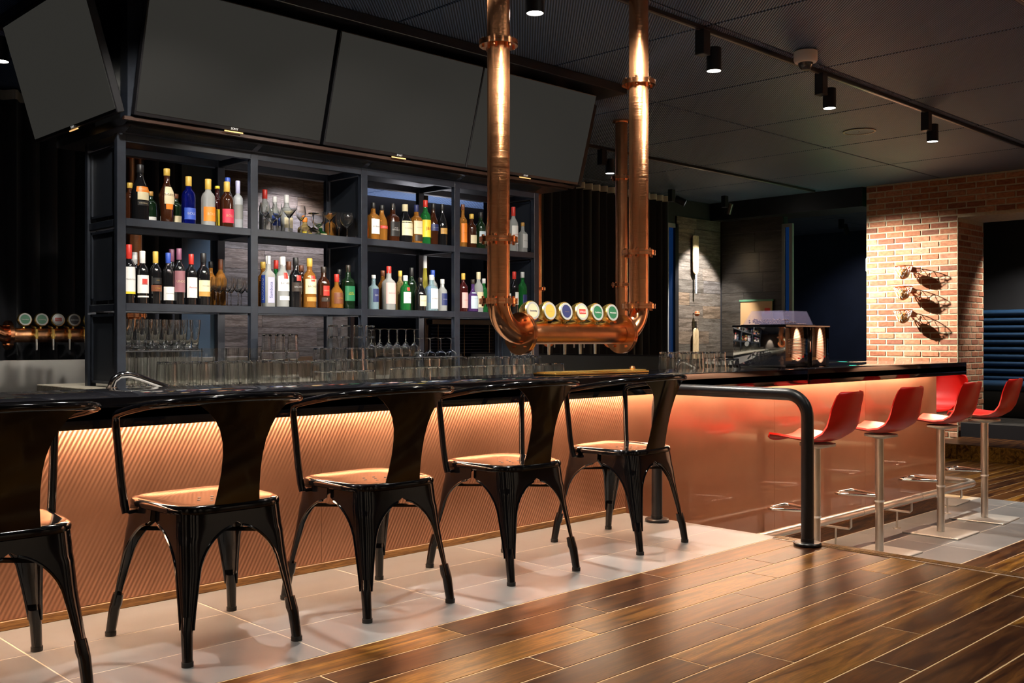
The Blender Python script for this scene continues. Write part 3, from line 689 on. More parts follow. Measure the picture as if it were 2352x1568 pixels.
def television(label, loc, rz, tilt=16):
    t = thing('television', label, 'television', loc, rz); t.rotation_euler = (R(tilt), 0, rz)
    W_, H_ = 0.61, 0.722
    MB().bbox(-W_, W_, 0.0, 0.045, 0, H_, 0.004).build('case', M_black, t)
    MB().bbox(-W_ + 0.008, W_ - 0.008, -0.004, 0.001, 0.022, H_ - 0.008, 0.001).build('screen', M_screen, t)
    MB().bbox(-0.35, 0.35, 0.045, 0.09, 0.12, 0.55, 0.01).build('back_cover', M_black, t)
    MB().bbox(-0.06, 0.06, -0.006, 0.002, -0.010, -0.003, 0.001).build('light_bar', mat('amber_bar', (0.9, 0.55, 0.2), 0.3, 0.0, emis=(1.0, 0.55, 0.2), estr=0.9), t)
    text('SONY', 0.018, mat('glowing_print', (0.7, 0.7, 0.7), 0.3, 0.0, emis=(0.8, 0.8, 0.8), estr=0.35), t, (0, -0.006, 0.011), (R(90), 0, 0))  # silver lettering given a faint glow though it is no lamp
    return t
television('large blank television above the wine and liqueur bottles', (3.055, 5.48, 2.19), 0)
television('large blank television above the whisky bay, in the middle of the row', (4.30, 5.48, 2.19), 0)
television('large blank television partly behind the left copper pipe', (5.525, 5.48, 2.19), 0)
television('blank television on the shelving end above the mesh side', (2.35, 6.09, 2.19), R(-90))
television('television seen edge-on beyond the row, turned to the curtain', (6.21, 6.12, 2.19), R(90))

# ------------------------------------------------------------------ copper tap towers
def flange(parent, pos, axis, r=0.10, name='flange', bolts=6):
    mb = MB(); mb.lathe([(0.058, -0.014), (r, -0.014), (r, -0.002), (r - 0.002, -0.001), (r - 0.002, 0.001), (r, 0.002), (r, 0.014), (0.058, 0.014)], 36, close=True)
    Mx = Matrix.Identity(4)
    if axis == 'x': Mx = Matrix.Rotation(R(90), 4, 'Y')
    if axis == 'y': Mx = Matrix.Rotation(R(90), 4, 'X')
    mb.xf(Matrix.Translation(pos) @ Mx); f = mb.build(name, M_copper, parent)
    for k in range(bolts):
        a = 2 * PI * (k + 0.5) / bolts; bm_ = MB().cyl((0.081 * math.cos(a), 0.081 * math.sin(a), -0.026), (0.081 * math.cos(a), 0.081 * math.sin(a), 0.026), 0.0075, 6)
        bm_.xf(Matrix.Translation(pos) @ Mx).build('bolt', M_copper, f, 30)
BADGES = [('cream', 'Somersby', 'navy'), ('gold', '- - - -', 'brown'), ('navy', '- - - -', 'gold'), ('cream', 'STELLA', 'red'), ('green', 'Carlsberg', 'white'), ('green', 'Heineken', 'white')]
BADGES2 = [('green', 'Heineken', 'white'), ('green', 'Carlsberg', 'white'), ('white', 'STELLA', 'red'), ('black', 'GUINNESS', 'white')]
def tower(label, loc, rz, L_=1.148, taps=None, badges=BADGES, flip=1, dx=0.0):
    t = thing('tap_tower', label, 'beer tower', loc, rz); r = 0.058; Rb = 0.165; zc = 0.975 - TOPZ
    top = CEIL - TOPZ
    for x in (0, L_): MB().cyl((x, 0, zc + Rb), (x, 0, top - 0.001), r, 36).build('riser_pipe', M_cuz, t)
    MB().tube(arc((Rb, 0, zc + Rb), Rb, 180, 270, 14, 'xz'), r, 36).build('elbow', M_copper, t)
    MB().tube(arc((L_ - Rb, 0, zc + Rb), Rb, 270, 360, 14, 'xz'), r, 36).build('elbow', M_copper, t)
    MB().cyl((Rb, 0, zc), (L_ - Rb, 0, zc), r - 0.002, 36).build('cross_pipe', M_cux, t)
    for x in (0, L_):
        for z in (1.14, 1.455, 2.46): flange(t, (x, 0, z - TOPZ), 'z')
        MB().lathe([(0.058, 0), (0.085, 0), (0.085, 0.015), (0.058, 0.015)], 32, base=(x, 0, top - 0.016), close=True).build('ceiling_collar', M_copper, t)
    flange(t, (Rb - 0.004, 0, zc), 'x', 0.112); flange(t, (L_ - Rb + 0.004, 0, zc), 'x', 0.112)
    for i, x in enumerate(taps):
        xh = x; x = x + dx
        bk, bt, bc_ = badges[i % len(badges)]
        tp_ = MB().cyl((x, flip * 0.02, zc + 0.0), (x, flip * 0.105, zc - 0.0), 0.017, 16).cyl((x, flip * 0.095, zc - 0.03), (x, flip * 0.095, zc + 0.045), 0.014, 14).tube([(x, flip * 0.095, zc + 0.04), (x, flip * 0.07, zc + 0.058), (x, flip * 0.02, zc + 0.066), (x, 0, zc + 0.072)], 0.008, 10).build('tap', M_brass, t)
        MB().tube([(x, flip * 0.095, zc - 0.02), (x, flip * 0.10, zc - 0.06), (x, flip * 0.10, zc - 0.115)], [0.010, 0.009, 0.0075], 12).build('spout', M_steel, tp_)
        x = xh
        hd = MB().lathe([(0.011, 0.0), (0.009, 0.012), (0.013, 0.02), (0.010, 0.03)], 14, base=(x, 0, zc + 0.055)).build('handle', M_brass, t)
        dm = MB().lathe([(0.0, 0.052), (0.02, 0.049), (0.036, 0.038), (0.047, 0.018), (0.053, -0.008), (0.053, -0.026), (0.047, -0.031), (0.0, -0.031)], 32)
        tip = Matrix.Translation((x, -0.0, zc + 0.118)) @ Matrix.Rotation(R(-90 + 8), 4, 'X')
        # local -z of the dome is the face: turn it to -y
        tip = Matrix.Translation((x, 0.0, zc + 0.118)) @ Matrix.Rotation(R(-98), 4, 'X')
        dm.xf(tip).build('medallion', M_brass, hd)
        MB().lathe([(0.036, -0.0335), (0.047, -0.0335), (0.047, -0.030), (0.036, -0.030)], 32, close=True).xf(tip).build('white_ring', M_ring, hd)
        MB().lathe([(0.0, -0.033), (0.0365, -0.033), (0.0365, -0.029), (0.0, -0.029)], 32).xf(tip).build('badge', paint(bk), hd)
        if bt == 'STELLA': MB().box(-0.026, 0.026, -0.014, 0.012, -0.0345, -0.032).xf(tip).build('badge_panel', paint('red'), hd)
        c = text(bt, 0.0135 if len(bt) > 6 else 0.015, paint('white' if bt == 'STELLA' else bc_), hd, None, None, 'badge_lettering')
        c.matrix_local = tip @ Matrix.Translation((0, 0.002, -0.0355)) @ Matrix.Rotation(R(180), 4, 'X')
    return t
tower('copper pipe beer tower with six gold tap handles hanging over the bar', (3.588, 3.75, TOPZ), 0, 1.148, [0.221 + 0.13 * i for i in range(6)])
tower('copper pipe beer tower on the end bar partly behind another copper pipe', (7.42, 6.08, TOPZ), R(90), 1.12, [0.25 + 0.13 * i for i in range(5)])
tower('copper pipe beer tower with four white-rimmed tap handles before the dark curtain', (2.51, 8.2, TOPZ), 0, 1.15, [0.275 + 0.124 * i for i in range(6)], BADGES2, -1, 0.06)
dt = thing('drip_tray', 'long polished brass drip tray under the hanging copper tower', 'tray', (3.80, 3.55, TOPZ))
MB().bbox(0, 0.78, 0, 0.16, 0.0, 0.012, 0.003).build('pan', M_brass, dt)
for k in range(6): MB().bbox(0.012 + k * 0.128, 0.012 + k * 0.128 + 0.118, 0.012, 0.148, 0.012, 0.017, 0.002).build('grille_plate', M_brass, dt)
MB().lathe([(0.016, 0), (0.02, 0.006), (0.012, 0.018), (0.0, 0.02)], 16, base=(0.73, 0.08, 0.017)).build('drain_knob', M_copper, dt)

# ------------------------------------------------------------------ chairs
def make_chair(label, group):
    t = thing('metal_armchair', label, 'chair', (0, 0, 0), 0, group)
    foot = {(-1, 1): (-0.226, 0.243), (1, 1): (0.226, 0.243), (-1, -1): (-0.196, -0.243), (1, -1): (0.196, -0.243)}
    topc = {(-1, 1): (-0.186, 0.186), (1, 1): (0.186, 0.186), (-1, -1): (-0.172, -0.180), (1, -1): (0.172, -0.180)}
    for (sx, sy), (fx, fy) in foot.items():
        tx, ty = topc[(sx, sy)]
        rows = []; zt, zb = 0.428, 0.10
        zs = [0.428, 0.410, 0.392, 0.380, 0.374, 0.368, 0.360, 0.348, 0.335, 0.32, 0.30, 0.275, 0.245, 0.20, 0.15, 0.115, 0.10]
        for z in zs:
            q = (zt - z) / zt; cx_, cy_ = tx + (fx - tx) * q, ty + (fy - ty) * q
            hx, hy = abs(cx_), abs(cy_)
            s = (0.382 - z)
            if s <= 0: wx, wy = hx, hy
            else:
                leg = 0.027 + 0.045 * max(0.0, (z - 0.10) / 0.28) ** 1.2
                e = math.sqrt(max(0.0, 1 - ((0.115 - min(s, 0.115)) / 0.115) ** 2))
                wx = hx - (hx - leg) * e; wy = hy - (hy - leg) * e
            rc = min(0.045, wx * 0.9, wy * 0.9) if z < 0.36 else 0.05
            pts = []
            for k in range(4): pts.append((cx_ - sx * (wx - (wx - rc) * k / 4), cy_))
            for k in range(7):
                a = R(90 * k / 6); pts.append((cx_ - sx * rc + sx * rc * math.sin(a), cy_ - sy * rc + sy * rc * math.cos(a)))
            for k in range(1, 5): pts.append((cx_, cy_ - sy * (rc + (wy - rc) * k / 4)))
            rows.append([(p[0], p[1], z) for p in pts])
        mb = MB(); mb.grid(rows, 0.003)
        i0 = 3
        mb.tube([r_[0] for r_ in rows[i0:]], 0.0042, 6); mb.tube([r_[-1] for r_ in rows[i0:]], 0.0042, 6)
        # central pressed rib down the leg
        lg = mb.build('leg', M_gloss, t, 50)
        c0 = Vector((tx + (fx - tx) * 0.68, ty + (fy - ty) * 0.68, 0.135)); inn = Vector((-sx * 0.016, -sy * 0.016, 0))
        c1 = Vector((fx, fy, 0.0))
        MB().tube([c0 + inn, c0.lerp(c1, 0.22) + inn * 0.9, c0.lerp(c1, 0.35) + inn * 0.75, c1 + inn * 0.8 + Vector((0, 0, 0.012))], [0.0165, 0.0185, 0.0172, 0.0155], 14).build('ankle', M_gloss, lg, 40)
        MB().cyl(c1 + inn * 0.8 + Vector((0, 0, 0.014)), c1 + inn * 0.8, 0.0175, 14).build('rubber_foot', M_rubber, lg)
    def outline(a, s):
        c, q = math.cos(a), math.sin(a); n_ = 4.5
        f = 1.0 / (abs(c) ** n_ + abs(q) ** n_) ** (1 / n_)
        yy = 0.19 * f * q * s; xx = (0.186 + 0.05 * yy) * f * c * s
        return xx, yy
    rings = [(0.02, 0.4435), (0.3, 0.4435), (0.6, 0.4445), (0.85, 0.446), (0.93, 0.4495), (0.98, 0.451), (1.02, 0.447), (1.035, 0.438), (1.03, 0.428), (1.0, 0.424), (0.97, 0.428), (0.5, 0.432), (0.02, 0.432)]
    N_ = 56
    vs_ = []; fs = []
    for s, z in rings:
        for k in range(N_):
            xx, yy = outline(2 * PI * k / N_, s); vs_.append((xx, yy, z))
    for i in range(len(rings) - 1):
        for k in range(N_): fs.append((i * N_ + k, i * N_ + (k + 1) % N_, (i + 1) * N_ + (k + 1) % N_, (i + 1) * N_ + k))
    fs += [tuple(range(N_)), tuple((len(rings) - 1) * N_ + k for k in range(N_))]
    st = MB().add(vs_, fs).build('seat', M_gloss, t, 45)
    for hx, hy in ((0, 0), (0.045, 0), (-0.045, 0), (0.022, 0.04), (-0.022, 0.04), (0.022, -0.04), (-0.022, -0.04)):
        MB().lathe([(0.0, 0.0006), (0.005, 0.0006), (0.005, -0.001)], 8, base=(hx, hy - 0.03, 0.4438)).build('drain_hole', M_rubber, st)
    # arm rail
    half = [(-0.213, 0.115, 0.405), (-0.216, 0.122, 0.43), (-0.222, 0.130, 0.50), (-0.232, 0.142, 0.66), (-0.234, 0.144, 0.688), (-0.236, 0.136, 0.708), (-0.238, 0.115, 0.717), (-0.246, 0.05, 0.727),
            (-0.252, -0.04, 0.741), (-0.248, -0.11, 0.752), (-0.230, -0.175, 0.760), (-0.195, -0.222, 0.766), (-0.14, -0.252, 0.770), (-0.07, -0.267, 0.773), (0, -0.271, 0.774)]
    path = half + [(-p[0], p[1], p[2]) for p in half[-2::-1]]
    MB().tube(path, 0.0125, 14).build('arm_rail', M_gloss, t, 60)
    for s in (-1, 1):
        MB().bbox(s * 0.185 - 0.03, s * 0.185 + 0.03, 0.095, 0.135, 0.404, 0.416, 0.003).build('arm_bracket', M_gloss, t)
    # back splat, flared at the top
    rows = []
    prof = [(0.425, 0.078), (0.46, 0.074), (0.50, 0.069), (0.55, 0.066), (0.60, 0.067), (0.64, 0.073), (0.68, 0.086), (0.71, 0.103), (0.735, 0.125), (0.755, 0.150), (0.772, 0.172)]
    for z, hw in prof:
        q = (z - 0.425) / 0.347; yb = -0.186 - 0.084 * q
        rows.append([(hw * k / 6.0, yb + 1.25 * q * (hw * k / 6.0) ** 2 + 0.3 * (1 - q) * (hw * k / 6.0) ** 2, z) for k in range(-6, 7)])
    MB().grid(rows, 0.003).build('back_splat', M_gloss, t, 60)
    for s in (-1, 1):
        mb = MB(); a = Vector((-0.165 * s, 0.165, 0.345)); b_ = Vector((0.155 * s, -0.165, 0.345))
        d = (b_ - a).normalized(); nn = Vector((-d.y, d.x, 0)) * 0.012
        dz = Vector((0, 0, 0.0035 + 0.001 * s))
        mb.add([a + nn + dz, a - nn + dz, b_ - nn + dz, b_ + nn + dz, a + nn - dz, a - nn - dz, b_ - nn - dz, b_ + nn - dz], [(0, 1, 2, 3), (7, 6, 5, 4), (0, 4, 5, 1), (1, 5, 6, 2), (2, 6, 7, 3), (3, 7, 4, 0)])
        mb.build('cross_brace', M_gloss, t, 0)
    return t
chairs = [(0.915, 2.98, 0, 'gloss black metal armchair farthest from the handrail'), (1.568, 2.98, 0, 'gloss black metal armchair below the wine bottle bay'),
          (2.212, 2.985, 0, 'gloss black metal armchair in the middle of the row of five'), (2.913, 3.005, -1, 'gloss black metal armchair below the hanging copper tower'),
          (3.685, 3.02, 4, 'gloss black metal armchair next to the black handrail')]
ch0 = None
for x, y, a, lb in chairs:
    if ch0 is None: ch0 = make_chair(lb, 'black armchairs along the bar'); ch0.location = (x, y, 0.0005)
    else: dup(ch0, (x, y, 0.0005), R(a), lb)

# ------------------------------------------------------------------ red stools
def make_stool(label):
    t = thing('bar_stool', label, 'stool', (0, 0, 0), 0, 'red shell bar stools')
    zs = 0.80
    prof = [(0.225, -0.012, 0.135), (0.222, 0.0, 0.165), (0.20, 0.010, 0.19), (0.13, 0.008, 0.208), (0.05, -0.002, 0.213), (-0.03, -0.008, 0.214), (-0.10, 0.002, 0.214), (-0.155, 0.035, 0.211),
            (-0.195, 0.085, 0.206), (-0.222, 0.145, 0.198), (-0.243, 0.205, 0.187), (-0.258, 0.255, 0.175), (-0.266, 0.285, 0.162), (-0.268, 0.298, 0.145), (-0.268, 0.302, 0.115)]
    rows = []
    for i, (yy, z, hw) in enumerate(prof):
        q = min(1.0, max(0.0, (z - 0.0) / 0.2)); rw = []
        for k in range(-7, 8):
            s = k / 7.0; e = abs(s) ** 2.6
            rw.append((hw * s, yy + q * 0.05 * e, zs + z + (1 - q) * 0.028 * e * (1 if i > 1 else 0.4)))
        rows.append(rw)
    MB().grid(rows, 0.011).build('seat_shell', M_red, t, 70)
    MB().lathe([(0.03, -0.045), (0.075, -0.034), (0.105, -0.028), (0.105, -0.014), (0.06, -0.008), (0.0, -0.008)], 28, base=(0, -0.01, zs - 0.003)).build('mounting_plate', M_offwhite, t)
    MB().cyl((0, 0, 0.34), (0, 0, zs - 0.036), 0.028, 24).build('gas_column', M_steel, t)
    MB().cyl((0, 0, 0.012), (0, 0, 0.345), 0.0265, 24).build('lower_column', M_steel, t)
    MB().lathe([(0.028, 0.335), (0.031, 0.335), (0.031, 0.347), (0.028, 0.347)], 24, close=True).build('collar', M_white, t)
    pth = [(-0.02, 0.015, 0.375), (-0.075, 0.14, 0.375), (-0.11, 0.225, 0.375), (-0.112, 0.25, 0.375), (-0.095, 0.264, 0.375), (0, 0.268, 0.375), (0.095, 0.264, 0.375), (0.112, 0.25, 0.375), (0.11, 0.225, 0.375), (0.075, 0.14, 0.375), (0.02, 0.015, 0.375)]
    MB().tube(pth, 0.009, 10).build('footrest', M_chrome, t, 60)
    MB().bbox(-0.2, 0.2, -0.2, 0.2, 0.0, 0.011, 0.003).build('base_plate', M_plate, t)
    return t
s0 = make_stool('red shell bar stool nearest the black handrail post'); s0.location = (5.56, 3.055, LOW)
dup(s0, (6.40, 3.06, LOW), R(-2), 'red shell bar stool second along from the black handrail')
dup(s0, (7.37, 3.06, LOW), R(1), 'red shell bar stool at the copper corner of the bar')
dup(s0, (8.19, 3.06, LOW), R(3), 'red shell bar stool at the end of the row, before the blue banquette')
dup(s0, (8.78, 3.66, LOW), R(95), 'red shell bar stool mostly hidden behind the end of the copper bar front')
for o in (s0,): o.rotation_euler = (0, 0, R(2))

# handrail and foot rail
hr = thing('handrail', 'black tubular handrail at the platform edge', 'handrail', (4.225, 2.365, 0))
Lh = 0.86
p = [(0, 0, 0.002), (0, 0, 0.56)] + arc((0, 0.10, 0.59), 0.10, 180, 90, 10, 'yz') + arc((0, Lh - 0.10, 0.59), 0.10, 90, 0, 10, 'yz') + [(0, Lh, 0.55), (0, Lh, 0.002)]
MB().tube(p, 0.0285, 24).build('rail_tube', M_black, hr, 60)
for y in (0, Lh): MB().lathe([(0.062, 0.0), (0.062, 0.009), (0.058, 0.013), (0.03, 0.014), (0.03, 0.03), (0.0, 0.03)], 32, base=(0, y, 0.004)).build('base_flange', M_black, hr)
fr = thing('foot_rail', 'brushed steel foot rail along the lower bar front', 'foot rail', (0, 3.25, -0.23))
p = [(EDGE + 0.03, 0, 0), (8.40, 0, 0)] + arc((8.42, 0.14, 0), 0.14, -80, 0, 6, 'xy') + [(8.56, 1.5, 0)]
MB().tube(p, 0.0265, 20).build('rail_tube', M_steel, fr, 60)
for x in (5.1, 6.38, 7.31, 8.22):
    br = MB().tube([(x, 0, -0.02), (x, 0, -0.085), (x, 0.012, -0.098), (x, 0.22, -0.098)], 0.0085, 10).tube([(x, 0.11, -0.098), (x, 0.11, -0.224)], 0.0075, 10).build('bracket', M_steel, fr, 60)
    MB().lathe([(0.0, 0), (0.03, 0), (0.028, 0.006), (0.0, 0.008)], 18, base=(x, 0.11, -0.23)).build('floor_disc', M_steel, br)
    MB().lathe([(0.027, -0.012), (0.0285, -0.012), (0.0285, 0.012), (0.027, 0.012)], 20, close=True).xf(Matrix.Translation((x + 0.15, 0, 0)) @ Matrix.Rotation(R(90), 4, 'Y')).build('joint_ring', M_steel, fr)

# ------------------------------------------------------------------ bottles
SHAPES = {  # (relative height, relative radius)
    'wine': [(0, .9), (.01, 1), (.60, 1), (.66, .93), (.71, .70), (.75, .46), (.79, .38), (.97, .36), (.975, .42), (1, .42)],
    'spirit': [(0, .9), (.012, 1), (.58, 1), (.64, .94), (.69, .78), (.73, .52), (.77, .40), (.97, .37), (1, .38)],
    'slope': [(0, .85), (.015, .96), (.45, 1), (.52, .97), (.60, .84), (.68, .62), (.75, .43), (.80, .36), (.97, .34), (1, .36)],
    'square': [(0, .93), (.012, 1), (.60, 1), (.64, .96), (.68, .75), (.71, .48), (.75, .38), (.97, .36), (1, .36)],
    'squat': [(0, .85), (.02, 1), (.42, 1), (.50, .92), (.58, .66), (.64, .40), (.70, .32), (.96, .32), (1, .34)],
    'curvy': [(0, .72), (.02, .8), (.20, .82), (.42, 1), (.52, .98), (.60, .80), (.68, .52), (.74, .38), (.97, .34), (1, .36)],
    'cone': [(0, .95), (.015, 1), (.25, .9), (.50, .62), (.75, .38), (.97, .30), (1, .32)],
}
BM_CACHE = {}
def interp(sh, q):
    for (a, ra), (b_, rb_) in zip(sh[:-1], sh[1:]):
        if a <= q <= b_: return ra + (rb_ - ra) * (q - a) / max(1e-6, b_ - a)
    return sh[-1][1]
def bottle(px, top, shelf, row, shape, dia, glass, cap, lab, desc, capl=0.14, sq=2.0):
    """lab: list of (z0, z1, paint, halfangle, text, textpaint, textsize, upright)"""
    Y = {'f': 5.768, 'm': 5.82, 'b': 5.878, 'r': 5.985}[row]
    z0 = {'A': ZA, 'B': ZB}[shelf]
    X = at_x(px, Y)
    bay = 0 if px < 590 else 1 if px < 840 else 2 if px < 1048 else 3
    X = min(max(X, SX[bay] + 0.034 + dia * 0.52), SX[bay + 1] - 0.034 - dia * 0.52)
    h = min(at_z(px, top, Y) - z0, 0.43)
    r = dia / 2; S = SHAPES[shape]
    prof = [(r * q[1], h * q[0]) for q in S]
    hb = MB().lathe(prof, 28, sq)
    o = hb.build('bottle', bottle_mat(glass), None, 40, (X, Y, z0 + 0.0005))
    where = {'A': 'on the upper shelf', 'B': 'on the lower shelf'}[shelf]
    tag(o, desc + ' ' + where, 'bottle', {'A': 'bottles on the upper shelf', 'B': 'bottles on the lower shelf'}[shelf])
    rc = r * interp(S, 1 - capl) + 0.0022
    c = MB().lathe([(rc - 0.001, h * (1 - capl)), (rc, h * (1 - capl) + 0.002), (rc, h - 0.002), (rc * 0.9, h + 0.001), (0, h + 0.001)], 18).build('cap', paint(cap), o)
    for q in lab:
        (a, b_, pk, ha, tx, tp_, ts, up, ctr) = q
        rows = []; nseg = 12
        def rad(z, ang):
            c_, s_ = math.cos(ang), math.sin(ang); f = 1.0 if sq == 2.0 else 1.0 / (abs(c_) ** sq + abs(s_) ** sq) ** (1 / sq)
            return r * interp(S, z / h) * f
        for i in range(5):
            z = h * (a + (b_ - a) * i / 4)
            rows.append([((rad(z, an) + 0.0012) * math.cos(an), (rad(z, an) + 0.0012) * math.sin(an), z) for an in [R(ctr) + R(ha) * (2 * k / nseg - 1) for k in range(nseg + 1)]])
        lb = MB().grid(rows).build('label', paint(pk), o, 60)
        if tx:
            me0 = text_mesh(tx, ts, paint(tp_)); me = me0.copy(); zc = h * (a + b_) / 2
            for v in me.vertices:
                tx_, ty_ = (v.co.x, v.co.y) if not up else (-v.co.y, v.co.x)
                z = zc + ty_; an = R(ctr) + tx_ / (r + 0.001); rr = rad(min(max(z, 0), h), an) + 0.0018
                v.co = (rr * math.cos(an), rr * math.sin(an), z)
            link('lettering', me, lb)
    return o
def L1(a, b_, p_, ha=70, tx='', tp_='black', ts=0.016, up=False, ctr=-90): return (a, b_, p_, ha, tx, tp_, ts, up, ctr)
B = bottle
# upper shelf, first bay
B(298, 420, 'A', 'b', 'wine', .075, 'brown', 'gold', [], 'dark bottle with gold foil at the shelf post')
B(322, 379, 'A', 'f', 'slope', .102, 'black', 'black', [L1(.50, .60, 'orange', 50, 'BAILEYS', 'cream', .018), L1(.36, .50, 'cream', 40, '', 'black'), L1(.26, .34, 'black', 40, 'ORIGINAL', 'cream', .012)], 'large black cream liqueur bottle with arched orange label')
B(346, 440, 'A', 'b', 'wine', .07, 'dkgreen', 'tan', [L1(.04, .20, 'white', 40)], 'dark green bottle with tan cork and a low white tag')
B(383, 388, 'A', 'f', 'curvy', .092, 'brown', 'gold', [L1(.34, .66, 'cream', 42, 'AMARULA', 'brown', .015), L1(.24, .34, 'orange', 30)], 'brown cream liqueur bottle with gold cap and pale shield label', .13)
B(404, 446, 'A', 'b', 'wine', .07, 'dkgreen', 'brown', [L1(.06, .30, 'cream', 40)], 'dark bottle with a low pale label beside the brown liqueur')
B(433, 406, 'A', 'f', 'spirit', .083, 'blue', 'gold', [L1(.10, .34, 'blue', 60, 'BOLS', 'white', .022)], 'deep blue liqueur bottle with gold cap', .20)
B(478, 412, 'A', 'f', 'spirit', .086, 'clear', 'gold', [L1(.10, .40, 'orange', 65, 'BOLS', 'cream', .022)], 'clear liqueur bottle with orange label and gold cap', .22)
B(499, 428, 'A', 'b', 'spirit', .07, 'dkred', 'yellow', [L1(.05, .45, 'yellow', 40)], 'dark red bottle with yellow cap and label', .06)
B(521, 418, 'A', 'f', 'spirit', .085, 'brown', 'gold', [L1(.10, .40, 'crimson', 65, 'BOLS', 'cream', .022)], 'dark liqueur bottle with crimson label and gold cap', .22)
B(542, 411, 'A', 'b', 'slope', .082, 'frost', 'blue', [L1(.2, .42, 'lilac', 50)], 'frosted bottle with blue cap', .17)
B(563, 418, 'A', 'f', 'square', .062, 'frost', 'lilac', [L1(.2, .5, 'grey', 60)], 'slim frosted vodka bottle with pale cap', .26)
# upper shelf, second bay (behind the stemware)
B(608, 436, 'A', 'r', 'spirit', .075, 'clear', 'red', [L1(.12, .34, 'white', 45, '-', 'black', .014)], 'clear bottle with red cap among the stemmed glasses', .20)
B(631, 452, 'A', 'r', 'spirit', .07, 'clear', 'silver', [L1(.25, .5, 'blue', 60)], 'clear bottle with silver cap and blue label among the stemmed glasses')
B(658, 448, 'A', 'r', 'slope', .085, 'clear', 'silver', [L1(.2, .45, 'cream', 50)], 'clear pale bottle with tall silver cap behind the martini glass', .2)
B(700, 500, 'A', 'r', 'squat', .10, 'gold', 'orange', [L1(.08, .3, 'yellow', 50)], 'squat golden tequila bottle with orange cap', .22)
B(735, 520, 'A', 'r', 'squat', .10, 'green', 'cream', [L1(.1, .42, 'cream', 38, 'Patron', 'green', .012)], 'squat green bottle with a pale heart label')
B(798, 500, 'A', 'r', 'spirit', .075, 'amber', 'brown', [], 'amber bottle behind the balloon glass')
# upper shelf, third bay
B(857, 466, 'A', 'f', 'square', .078, 'amber', 'black', [L1(.16, .56, 'white', 50, 'Jim Beam', 'black', .014)], 'amber whisky bottle with white label and black cap', .16, 3.5)
B(877, 472, 'A', 'f', 'slope', .082, 'amber', 'black', [L1(.34, .42, 'red', 50, 'CANADIAN', 'white', .009)], 'amber whisky bottle with narrow red and white label')
B(902, 468, 'A', 'f', 'square', .083, 'brown', 'black', [L1(.14, .52, 'black', 55, "JACK\nDANIEL'S", 'white', .014)], 'dark square whiskey bottle with black and white label', .16, 4.0)
B(930, 470, 'A', 'f', 'slope', .112, 'black', 'cream', [L1(.18, .56, 'cream', 60, "Ballantine's", 'grey', .016)], 'broad black whisky bottle with cream label and cream cap', .18)
B(956, 471, 'A', 'f', 'square', .082, 'amber', 'navy', [L1(.24, .58, 'cream', 60, "Ballantine's", 'grey', .011), L1(.06, .22, 'dark', 50)], 'amber whisky bottle with cream label and navy cap', .18, 3.0)
B(977, 460, 'A', 'f', 'wine', .080, 'green', 'red', [L1(.16, .55, 'yellow', 70, 'J&B', 'red', .034)], 'green whisky bottle with yellow label and red cap', .16)
B(995, 468, 'A', 'f', 'slope', .078, 'brown', 'black', [L1(.34, .50, 'navy', 60, 'JOHNNIE WALKER', 'white', .007)], 'dark amber whisky bottle with slanted navy label')
B(1022, 470, 'A', 'f', 'slope', .078, 'black', 'black', [L1(.28, .42, 'tan', 55, 'JOHNNIE WALKER', 'black', .007)], 'black whisky bottle with slanted gold label')
# upper shelf, fourth bay
B(1063, 470, 'A', 'f', 'square', .066, 'amber', 'brown', [L1(.12, .56, 'orange', 60, 'SINGLE MALT', 'brown', .008)], 'slim amber bottle with tall orange label', .12)
B(1083, 492, 'A', 'f', 'spirit', .080, 'brown', 'gold', [L1(.14, .38, 'cream', 50)], 'short brown bottle with gold cap and cream label')
B(1104, 488, 'A', 'f', 'spirit', .078, 'dkgreen', 'black', [L1(.18, .48, 'paleblue', 55)], 'dark bottle with pale blue label beside the copper pipe')
B(1128, 480, 'A', 'm', 'spirit', .078, 'amber', 'gold', [L1(.2, .5, 'white', 55)], 'amber bottle hidden behind the left copper pipe')
B(1179, 476, 'A', 'f', 'wine', .078, 'clear', 'red', [L1(.18, .58, 'white', 60, 'HAVANA', 'red', .015)], 'clear bottle with red cap and white label beyond the pipe', .20)
B(1202, 512, 'A', 'f', 'square', .072, 'clear', 'tan', [L1(.16, .62, 'silver', 40, 'TEQUILA', 'black', .010)], 'short clear bottle with silver label at the shelf end', .12, 3.0)
# lower shelf, first bay
B(296, 562, 'B', 'f', 'wine', .070, 'black', 'red', [L1(.20, .62, 'white', 70, 'Nederburg', 'grey', .013), L1(.16, .20, 'yellow', 70)], 'dark wine bottle with red foil at the mesh end', .24)
B(309, 580, 'B', 'b', 'wine', .070, 'black', 'silver', [], 'dark wine bottle with silver foil in the back row', .22)
B(327, 577, 'B', 'f', 'wine', .070, 'black', 'white', [L1(.20, .54, 'white', 72, 'ANGEL', 'grey', .012), L1(.12, .15, 'white', 70), L1(.36, .47, 'red', 26)], 'dark wine bottle with white foil and red emblem label', .23)
B(357, 578, 'B', 'f', 'wine', .070, 'black', 'gold', [L1(.24, .36, 'brown', 65, 'SHIRAZ', 'gold', .010), L1(.38, .50, 'black', 50, '***', 'gold', .016)], 'dark wine bottle with gold foil and black label', .22)
B(386, 581, 'B', 'f', 'wine', .070, 'black', 'blue', [L1(.08, .34, 'white', 68, 'Chardonnay', 'grey', .011)], 'dark wine bottle with blue foil and low white label', .20)
B(394, 573, 'B', 'b', 'wine', .070, 'black', 'purple', [], 'dark wine bottle with purple foil in the back row', .22)
B(411, 571, 'B', 'f', 'wine', .070, 'black', 'purple', [L1(.22, .60, 'mauve', 68, 'UNDO', 'cream', .020)], 'dark wine bottle with mauve label and purple foil', .20)
